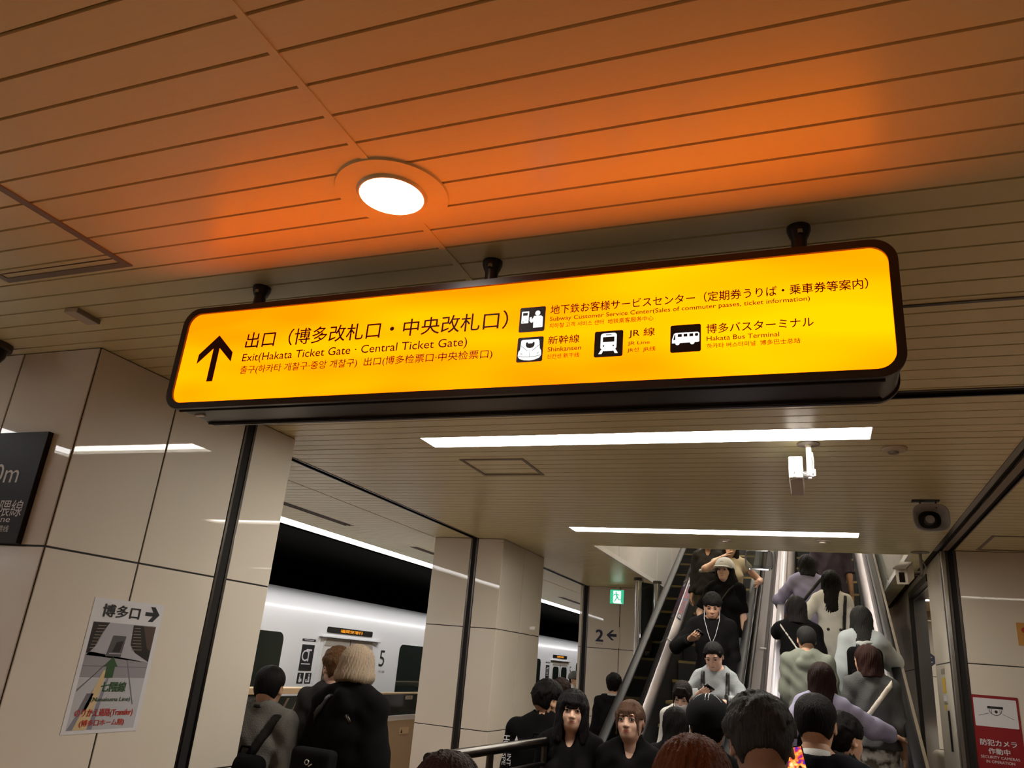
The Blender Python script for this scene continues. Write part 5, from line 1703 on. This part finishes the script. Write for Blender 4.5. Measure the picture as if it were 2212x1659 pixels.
# phone in his hand: lit screen turned towards him
scr = bpy.data.materials.new('phone_screen_lit'); scr.use_nodes = True
nt = scr.node_tree; nt.nodes.clear()
o_ = nt.nodes.new('ShaderNodeOutputMaterial'); e_ = nt.nodes.new('ShaderNodeEmission'); tc_ = nt.nodes.new('ShaderNodeTexCoord'); n_ = nt.nodes.new('ShaderNodeTexNoise')
n_.inputs['Scale'].default_value = 62; n_.inputs['Detail'].default_value = 2
r_ = nt.nodes.new('ShaderNodeValToRGB')
el_ = r_.color_ramp.elements
el_[0].position = .34; el_[0].color = (.04, .03, .45, 1)
el_[1].position = .72; el_[1].color = (1.0, .85, .55, 1)
for p_, c_ in ((.42, (.45, .02, .10, 1)), (.50, (.95, .20, .02, 1)), (.60, (1.0, .50, .12, 1))):
    x_ = el_.new(p_); x_.color = c_
nt.links.new(tc_.outputs['Object'], n_.inputs['Vector']); nt.links.new(n_.outputs['Fac'], r_.inputs[0]); nt.links.new(r_.outputs[0], e_.inputs[0]); nt.links.new(e_.outputs[0], o_.inputs[0])
e_.inputs[1].default_value = 1.3
ph = thing('phone', 'phone with colourful lit screen held by the man with greying hair', 'phone', (-.088, 2.76, 1.50))
Rp = Matrix.Rotation(math.radians(-14), 3, 'Y') @ Matrix.Rotation(math.radians(-24), 3, 'X')
c_ = Vector((-.088, 2.76, 1.500))
child(MB().obox(c_, (.076, .009, .155), Rp).build('body', M['lens_black'], bevel=.003), ph)
child(MB().obox(c_ + Rp @ Vector((0, -.0052, 0)), (.069, .001, .145), Rp).build('screen', scr), ph)

person('man with neat black hair and white collar in dark suit, beside the greying man', -.036, 3.80, 0, 1.730, 178, (-4, 4, 0), ('crop', HB), SK, False,
       dict(kind='suit', col=(.008, .008, .011), sleeve=sleeve_full, off=.018, hem=.78, collar=(.75, .74, .72)))
person('man with dark hair partly hidden behind the man with white collar', .075, 4.55, 0, 1.640, 165, (-25, 6, 0), ('short', HB), SK, False,
       dict(kind='jacket', col=(.01, .01, .012), sleeve=sleeve_full))
bc = person('person wearing black cap with white piping, seen from behind near the escalator foot', -.480, 3.80, 0, 1.668, 176, (6, 2, 0), ('short', HB), SK, True,
       dict(kind='jacket', col=BLK, sleeve=sleeve_full))
def cap_on(fr, col, piping=None, logo=None, name='cap'):
    v = Vol((-.12, -.20, -.02), (.12, .15, .16), .005)
    skull(v, .022, .03)
    v.ell((0, .006, .052), (.096, .114, .086), .02)
    v.half((0, 0, .012), (0, -.15, -1))
    V_, Q_ = v.mesh()
    w = Vol((-.11, -.24, -.02), (.11, .0, .09), .005)
    w.ell((0, -.10, .030), (.082, .105, .016), .0)
    w.ell((0, -.10, .016), (.074, .100, .014), .004, mode='sub')
    w.half((0, -.075, 0), (0, 1, 0))
    V2, Q2 = w.mesh()
    fr.head_part(name, [(V_, Q_), (V2, Q2)], cmat('cloth', col))
    if piping:
        q = []
        for xo in (-.007, .007):
            q.append(strip_tube([(xo, .006 + .1155 * math.cos(a), .052 + .0875 * math.sin(a)) for a in [math.radians(t) for t in range(-18, 150, 12)]], .0026))
        for s_ in (-1, 1):
            q.append(strip_tube([(s_ * .097 * math.cos(a) * .80, .006 + .114 * .60 * math.cos(a), .052 + .0875 * math.sin(a)) for a in [math.radians(t) for t in range(-10, 80, 10)]], .0024))
        fr.head_part('piping', q, cmat('cloth', piping))
        fr.head_part('stitched_mark', [pbox((.0, .1195, .040), (.016, .003, .005))], cmat('cloth', piping))
    if logo:
        fr.head_part('badge', [uv_ball((.0, -.093, .083), (.026, .008, .010))], cmat('cloth', logo))
cap_on(bc, (.008, .008, .009), piping=(.62, .60, .60))

# ---------------- left: the three waiting by the platform
gb = person('man with short black hair in grey sweatshirt seen from behind, beside the near pillar', -3.075, 4.10, 0, 1.606, 190, (8, 2, 0), ('crop', HB), SK, False,
       dict(kind='sweater', col=(.150, .142, .130), sleeve=sleeve_full, off=.022, wide=.012, mat='knit'), width=1.10, hs=1.10,
       strap=[dict(p=(-.125, 0, 1.42), n=(.90, 0, .44), w=.058, col=BLK, z=.98), dict(p=(.125, 0, 1.42), n=(.98, 0, -.10), w=.05, col=BLK, z=.98)])
backpack(gb, 'black backpack worn low by the man in grey sweatshirt', BLK, .205, 1.02, (.16, .08, .20))
gb.body_part('neck_band', [strip_tube([(.062 * math.cos(a), .014 + .062 * math.sin(a), 1.475) for a in [2 * math.pi * i / 20 for i in range(21)]], .016)], cmat('cloth', (.02, .018, .018)))
br = person('person with brown hair and face mask in charcoal tee, left of the blond one', -2.885, 4.52, 0, 1.737, 196, (38, 2, 0), ('short_mess', (.135, .066, .028)), SKP, False,
       dict(kind='tee', col=(.032, .028, .028), sleeve=.85, off=.020, hem=.82))
def mask_on(fr, col, strap=None):
    v = Vol((-.09, -.14, -.12), (.09, .02, .0), .005)
    v.ell((0, -.040, -.058), (.062, .066, .056), 0)
    v.ell((0, -.078, -.045), (.026, .034, .030), .03)
    v.half((0, -.02, 0), (0, 1, .2))
    v.half((0, 0, -.020), (0, -.15, 1))
    V_, Q_ = v.mesh()
    fr.head_part('face_mask', [(V_, Q_)], cmat('cloth', col))
    fr.head_part('ear_loops', [strip_tube([(s_ * .060, -.040, -.030 - dz), (s_ * .074, -.010, -.012 - dz * .8), (s_ * .080, .018, -.004 - dz * .4)], .0022) for s_ in (-1, 1) for dz in (0, .050)], cmat('cloth', strap or col))
mask_on(br, (.62, .55, .50), (.02, .018, .018))
bl = person('person with rounded blond bob in loose black hoodie seen from behind', -2.555, 4.20, 0, 1.760, 178, (6, 0, 0), ('bob_round', (.37, .285, .205)), SK, True,
       dict(kind='hoodie', col=BLK, sleeve=sleeve_full, off=.032, wide=.024, hem=.80), width=1.16,
       strap=[dict(p=(.10, 0, 1.40), n=(1, 0, .75), w=.035, col=(.02, .02, .022), z=1.0)])
t_ = prop('shoulder_bag', 'black sling bag with metal ring on the back of the black hoodie', 'bag', bl,
     [('bag', [rbox((.03, .235, 1.10), (.13, .045, .08), .03)], cmat('cloth', (.009, .009, .010))),
      ('metal_ring', [strip_tube([(.035 + .012 * math.cos(a), .286, 1.115 + .012 * math.sin(a)) for a in [2 * math.pi * i / 12 for i in range(13)]], .004), strip_tube([(.02, .286, 1.098), (.0, .286, 1.11)], .004)], M['steel']),
      ('strap_buckle', [pbox((-.115, .185, 1.335), (.05, .012, .018), rot(0, 0, -50))], M['steel_dark'])])

# ---------------- middle: at the guard rail and the foot of the escalators
jk = person('man with black hair in black jacket, head turned right, behind the guard rail', -1.640, 5.00, 0, 1.651, 186, (-42, 4, 0), ('short_mess', HB), SK, False,
       dict(kind='jacket', col=BLK, sleeve=sleeve_full, off=.024, hem=.80), width=1.05)
bp = backpack(jk, 'black backpack with white printed letters on the man in black jacket', BLK, .20, 1.12, (.165, .08, .24))
def decal(root, body, o, u, v, x0, x1, z0, z1, m, bold=.02):
    ob = put_text('lettering', body, o, u, v, x0, x1, z0, z1, m, None, bold)
    bpy.context.view_layer.update()
    ob.parent = root; ob.matrix_parent_inverse = root.matrix_world.inverted()
bpy.context.view_layer.update()
PY = 5.00 - .292 * jk.sc - .012
DO = (-1.640, PY, 0)
decal(bp, 'HO', DO, (0, 0, -1), (1, 0, 0), -1.330, -1.268, -.150, -.110, M['print_white'])
decal(bp, 'SPE', DO, (0, 0, -1), (1, 0, 0), -1.232, -1.170, -.148, -.126, M['print_white'])
decal(bp, 'INT', DO, (0, 0, -1), (1, 0, 0), -1.232, -1.170, -.118, -.094, M['print_white'])
q = MB().prism([(-.085, 1.262), (-.060, 1.268), (-.050, 1.29), (-.066, 1.335), (-.084, 1.290)], DO, UX, UZ, 0, .0012).build('flame_mark', M['print_white'])
q.parent = bp; q.matrix_parent_inverse = bp.matrix_world.inverted()
person('person with dark brown hair and beige top behind the man in black jacket', -2.215, 7.20, 0, 1.636, 176, (0, 0, 0), ('short', (.016, .007, .005)), SK, True,
       dict(kind='blouse', col=(.40, .30, .19), sleeve=sleeve_full))
person('woman with long black hair and fringe facing forward in black jacket and dark striped top', -1.345, 4.60, 0, 1.628, 10, (6, 0, 2), ('long_fringe', (.006, .005, .0055)), SKP, True,
       dict(kind='jacket', col=BLK, sleeve=sleeve_full, off=.020, open=(.066, 1.16), inner=(.016, .017, .019), inner_z=1.285), face=True, lips=cmat('lipstick', (.30, .05, .05)))
bw = person('woman with light brown tied hair in black button shirt, eyes lowered, at the escalator foot', -.995, 4.58, 0, 1.606, 4, (-6, -4, -3), ('tied_fringe', (.085, .045, .028)), (.58, .36, .27), True,
       dict(kind='shirt', col=BLK, sleeve=sleeve_full, off=.016), face=True, lips=cmat('lipstick', (.33, .05, .045)))
bw.body_part('buttons', [uv_ball((0, -.155 - .004 * i, z_), (.007, .005, .007), 8, 5) for i, z_ in enumerate((1.30, 1.20, 1.10))], M['steel'])
person('man in black suit far behind the left escalator, seen from behind', -2.235, 9.30, 0, 1.711, 176, (4, 0, 0), ('short', HB), SK, False,
       dict(kind='suit', col=(.009, .009, .011), sleeve=sleeve_full, off=.018, hem=.78, collar=(.60, .58, .56)))
cp = person('person in grey cap on the platform, half hidden by the far wall edge', -3.74, 12.85, 0, 1.667, 90, (-20, 5, 0), ('short', HB), (.52, .32, .20), False,
       dict(kind='shirt', col=(.55, .54, .55), sleeve=sleeve_full))
cap_on(cp, (.10, .10, .09))
person('child with straight black hair seen from behind at the left escalator foot', -.890, 5.45, 0, 1.562, 172, (20, 8, 0), ('bob', HB), SK, True,
       dict(kind='blouse', col=(.012, .011, .012), sleeve=sleeve_full))

# ---------------- going down the left escalator
def rider(label, X, Y, top, **kw):
    return person(label, X, Y, step_z(Y), top, **kw)
mk = rider('woman in white top with white face mask looking down, lowest on the left escalator', -1.030, 6.60, 1.736, yaw=4, head=(-6, 30, 4), hr=('tied_fringe', (.012, .007, .006)), skin=SKP, female=True,
      up=dict(kind='blouse', col=(.74, .72, .68), sleeve=sleeve_full), face=True)
mask_on(mk, (.72, .70, .70))
gg = rider('woman in light grey sweater holding a black phone on the left escalator', -.826, 7.02, 2.062, yaw=2, head=(-6, 26, -4), hr=('tied_low', HB), skin=SKP, female=True,
      up=dict(kind='sweater', col=(.30, .32, .33), sleeve=sleeve_full, off=.018, wide=.016, mat='knit'), width=.92, face=True, low=dict(kind='trousers', col=(.20, .21, .22)),
      arms={-1: ((-.120, -.270, 1.245), 'hold', (.1, .75, .55), (-.7, .1, -.8)), 1: ((.095, -.275, 1.205), 'relaxed', (0, .3, -.9), (.8, .1, -.7))},
      strap=[dict(p=(.105, 0, 1.3), n=(1, 0, 0), w=.034, col=BLK, z=1.02), dict(p=(-.105, 0, 1.3), n=(1, 0, 0), w=.034, col=BLK, z=1.02)])
phone(gg, -1, 'black phone held up by the woman in light grey sweater')
backpack(gg, 'black backpack worn by the woman in light grey sweater', BLK)
dm = rider('man in black long sleeves with earphone cable looking at his phone, left escalator', -.945, 7.80, 2.528, yaw=6, head=(0, 22, 0), hr=('short_mess', HB), skin=SKD, female=False,
      up=dict(kind='sweater', col=BLK, sleeve=sleeve_full, off=.022), face=True,
      arms={-1: ((-.200, -.265, 1.245), 'hold', (.2, .7, .6), (-.7, .2, -.7))})
phone(dm, -1, 'dark phone held by the man in black with earphone cable')
dm.body_part('earphone_cable', [strip_tube([(-.072, -.045, 1.56), (-.075, -.09, 1.45), (-.04, -.135, 1.32), (-.005, -.15, 1.22), (-.01, -.16, 1.05), (-.06, -.16, .95), (-.10, -.14, .84)], .0028),
                                strip_tube([(.072, -.045, 1.56), (.066, -.095, 1.44), (.03, -.14, 1.30), (-.005, -.15, 1.22)], .0028)], M['speaker'])
cw = rider('woman in white cap and black short-sleeved shirt with long dark hair, left escalator', -.905, 8.60, 2.960, yaw=2, head=(-14, 4, 0), hr=('long_wide', HB), skin=SKP, female=True,
      up=dict(kind='tee', col=BLK, sleeve=.85, off=.020, hem=.90, neck=.05), low=dict(kind='jeans', col=(.16, .19, .24)), face=True, head_lift=0.0,
      arms={-1: ((-.25, -.16, 1.0), 'relaxed', None, None)})
cap_on(cw, (.66, .66, .68), logo=(.33, .32, .55))
prop('shoulder_bag', 'dark shoulder bag hanging on the woman in white cap', 'bag', cw, [('bag', [rbox((-.16, -.20, .86), (.10, .05, .13), .03)], cmat('cloth', BLK)), ('strap', [strip_tube([(-.16, -.19, .98), (-.08, -.17, 1.2), (.05, -.13, 1.38), (.12, -.02, 1.46)], .008)], cmat('leather', BLK))])
ct = rider('woman in cream top resting her cheek on her hands, highest on the left escalator', -.930, 9.40, 3.330, yaw=4, head=(0, 2, 6), hr=('long', (.014, .008, .006)), skin=SKP, female=True,
      up=dict(kind='tee', col=(.66, .57, .42), sleeve=.35, off=.018), face=True, low=dict(kind='trousers', col=(.02, .02, .022)),
      arms={-1: ((-.105, -.150, 1.43), 'flat', (.9, .2, .1), (-.8, -.3, -.6)), 1: ((.32, -.16, 1.16), 'relaxed', None, None)})
m_clear = glass_mat('clear_vinyl', (.55, .57, .60), .12)
prop('clear_bag', 'clear plastic bag held up beside the woman in cream top', 'bag', ct, [('bag', [rbox((.33, -.17, 1.42), (.16, .05, .12), .05)], m_clear), ('handle', [strip_tube([(.25, -.17, 1.53), (.28, -.17, 1.60), (.38, -.17, 1.60), (.41, -.17, 1.53)], .006)], m_clear)])
nw = rider('person in dark coat holding a rolled newspaper high on the left escalator', -1.235, 9.80, 3.44, yaw=0, head=(10, 5, 0), hr=('short', HB), skin=SK, female=False,
      up=dict(kind='jacket', col=(.03, .026, .022), sleeve=sleeve_full), low=dict(kind='trousers', col=(.10, .075, .05)),
      arms={1: ((.10, -.26, 1.18), 'grip', (0, 0, -1), (.7, .3, -.6))})
W_, B_ = nw.hand[1]
prop('newspaper', 'pale rolled newspaper in the hand of the person in dark coat', 'newspaper', nw, [('roll', [strip_tube([tuple(W_ + B_ @ np.array((-.17, .028, .075))), tuple(W_ + B_ @ np.array((.13, .028, .085)))], .026, 12)], cmat('cloth', (.50, .50, .44)))])

# ---------------- going up the right escalator
HR_R, HR_L = .612, -.374
ll = rider('woman in lavender cardigan stretching her right arm to the black handrail', -.004, 6.72, 1.938, yaw=178, head=(-4, 2, 0), hr=('long', (.022, .009, .007)), skin=SK, female=True,
      up=dict(kind='sweater', col=(.36, .34, .47), sleeve=1.80, off=.022, wide=.014, mat='knit'), width=1.06, low=dict(kind='skirt', col=(.34, .32, .42), hem=.5),
      arms={-1: ((HR_R - .03, 7.15, step_z(7.15) + .985), 'flat', (0, 0, -1), (-.3, .2, -.9), 'w'), 1: ((.24, .02, .95), 'relaxed', None, None)})
gw = rider('woman in grey knit top with cream bag strap and floral skirt, head turned left', .365, 7.20, 2.116, yaw=178, head=(48, 4, 0), hr=('bob', (.030, .011, .008)), skin=SK, female=True,
      up=dict(kind='sweater', col=(.085, .085, .083), sleeve=1.3, off=.020, mat='knit', hem=.93), width=1.08, low=dict(kind='skirt', col=(.46, .43, .38), mat='floral', hem=.25, flare=.25),
      face=True, strap=[dict(p=(.0, 0, 1.22), n=(.80, 0, .60), w=.036, col=(.62, .56, .46), z=.98)])
gm = rider('man in sage green hooded jacket with short greying hair, right escalator', -.104, 7.42, 2.246, yaw=176, head=(16, 2, 0), hr=('crop', (.018, .018, .017)), skin=SK, female=False,
      up=dict(kind='hoodie', col=(.175, .185, .150), sleeve=sleeve_full, off=.024, hem=.82), width=1.02)
bk = rider('woman with long dark hair in pale grey blouse and black backpack, right escalator', .352, 7.80, 2.471, yaw=180, head=(0, 2, 0), hr=('long', (.022, .021, .020)), skin=SK, female=True,
      up=dict(kind='blouse', col=(.40, .43, .43), sleeve=1.85, off=.028, wide=.022, fold=.008), width=1.04, low=dict(kind='trousers', col=(.10, .10, .10)),
      arms={-1: ((HR_R, 8.22, step_z(8.1) + .99), 'flat', (0, 0, -1), (-.4, .2, -.9), 'w')})
bw_ = Vol((-.10, .12, 1.24), (.10, .30, 1.42), .007)
for a_, r_ in (((-.032, .20, 1.372), (.040, .022, .018)), ((.036, .20, 1.362), (.036, .022, .022)), ((.004, .215, 1.36), (.016, .018, .016)), ((-.012, .222, 1.315), (.012, .012, .045)), ((.026, .222, 1.318), (.012, .012, .040))):
    bw_.ell(a_, r_, .010)
bow = bw_.mesh()
backpack(bk, 'black backpack with gold trim and pale bow on the woman in grey blouse', BLK, .195, 1.13, (.15, .085, .20),
         [('gold_trim', [pbox((.02 * k, .305 + .0, 1.16 - .018 * (k % 2)), (.010, .006, .010)) for k in (-2, -1, 0, 1)], M['yellow']),
          ('pale_bow', [bow], cmat('cloth', (.42, .42, .40)))])
bt = rider('woman in black tee with thin white strap and left hand on the handrail', -.190, 7.96, 2.552, yaw=180, head=(8, 2, 0), hr=('bob', (.012, .009, .009)), skin=SK, female=True,
      up=dict(kind='tee', col=BLK, sleeve=.98, off=.022, wide=.020, hem=.86), width=1.06,
      arms={1: ((HR_L + .03, 8.48, step_z(8.45) + .98), 'flat', (0, 0, -1), (.8, .3, -.5), 'w')},
      strap=[dict(p=(.02, 0, 1.24), n=(.80, 0, -.55), w=.016, col=(.60, .56, .50), z=1.0)])
bt.body_part('wrist_band', [strip_tube([tuple(bt.wr[1] + bt.hand[1][1] @ np.array((.030 * math.cos(a), .024 * math.sin(a), -.02))) for a in [2 * math.pi * i / 14 for i in range(15)]], .010)], cmat('cloth', (.62, .60, .56)))
wc = rider('woman in belted white coat dress with dark bag strap and black wavy hair', .127, 8.60, 2.883, yaw=178, head=(-4, 0, 0), hr=('long', HB), skin=SK, female=True,
      up=dict(kind='coat', col=(.60, .58, .54), sleeve=1.4, off=.020, hem=.45, fold=.006), width=1.06, arms={1: ((.30, -.06, 1.0), 'relaxed', None, None)},
      strap=[dict(p=(-.125, 0, 1.3), n=(1, 0, .10), w=.035, col=BLK, z=1.02)])
wc.body_part('belt', [strip_tube([((.148) * math.cos(a), .008 + .128 * math.sin(a), 1.06) for a in [2 * math.pi * i / 24 for i in range(25)]], .012)], cmat('cloth', (.55, .53, .49)))
wc.body_part('buttons', [uv_ball((x_, .150, 1.085), (.016, .008, .016), 10, 6) for x_ in (-.075, .045)], cmat('leather', (.015, .012, .012)))
lt = rider('woman in lavender blouse with black crossbody strap, left hand on the handrail', -.095, 9.00, 3.098, yaw=180, head=(4, 4, 0), hr=('bob', (.014, .012, .014)), skin=SK, female=True,
      up=dict(kind='blouse', col=(.30, .29, .46), sleeve=1.85, off=.022), width=1.05, low=dict(kind='skirt', col=(.28, .27, .42), hem=.4),
      arms={1: ((HR_L + .02, 9.25, step_z(9.1) + .99), 'flat', (0, 0, -1), (.8, .3, -.4), 'w')},
      strap=[dict(p=(.0, 0, 1.24), n=(.80, 0, .62), w=.034, col=BLK, z=.98)])
pp_ = rider('person in dark purple top seen only below the head, highest on the right escalator', .155, 9.80, 3.56, yaw=182, head=(0, 4, 0), hr=('short', HB), skin=SK, female=False,
      up=dict(kind='tee', col=(.055, .042, .055), sleeve=.9, off=.020), width=1.0)
prop('shoulder_bag', 'dark red bag beside the person in dark purple top', 'bag', pp_, [('bag', [rbox((.27, .02, .82), (.09, .06, .12), .03)], cmat('leather', (.16, .008, .008))), ('handle', [strip_tube([(.21, .02, .93), (.24, .02, 1.05), (.30, .02, 1.05), (.33, .02, .93)], .007)], cmat('leather', (.16, .008, .008)))])

# ---------------- right: walking through the opening
wt = person('person in white tee with pale backpack walking right, half hidden by the right block', 1.235, 9.42, 0, 1.610, 98, (0, 10, 0), ('short', HB), SKD, False,
       dict(kind='tee', col=(.66, .66, .64), sleeve=.9, off=.024, wide=.012), strap=[dict(p=(-.10, 0, 1.3), n=(1, 0, .1), w=.04, col=(.02, .018, .016), z=1.0)])
backpack(wt, 'pale backpack worn by the person in white tee', (.55, .50, .42), .18, 1.16, (.12, .07, .19))
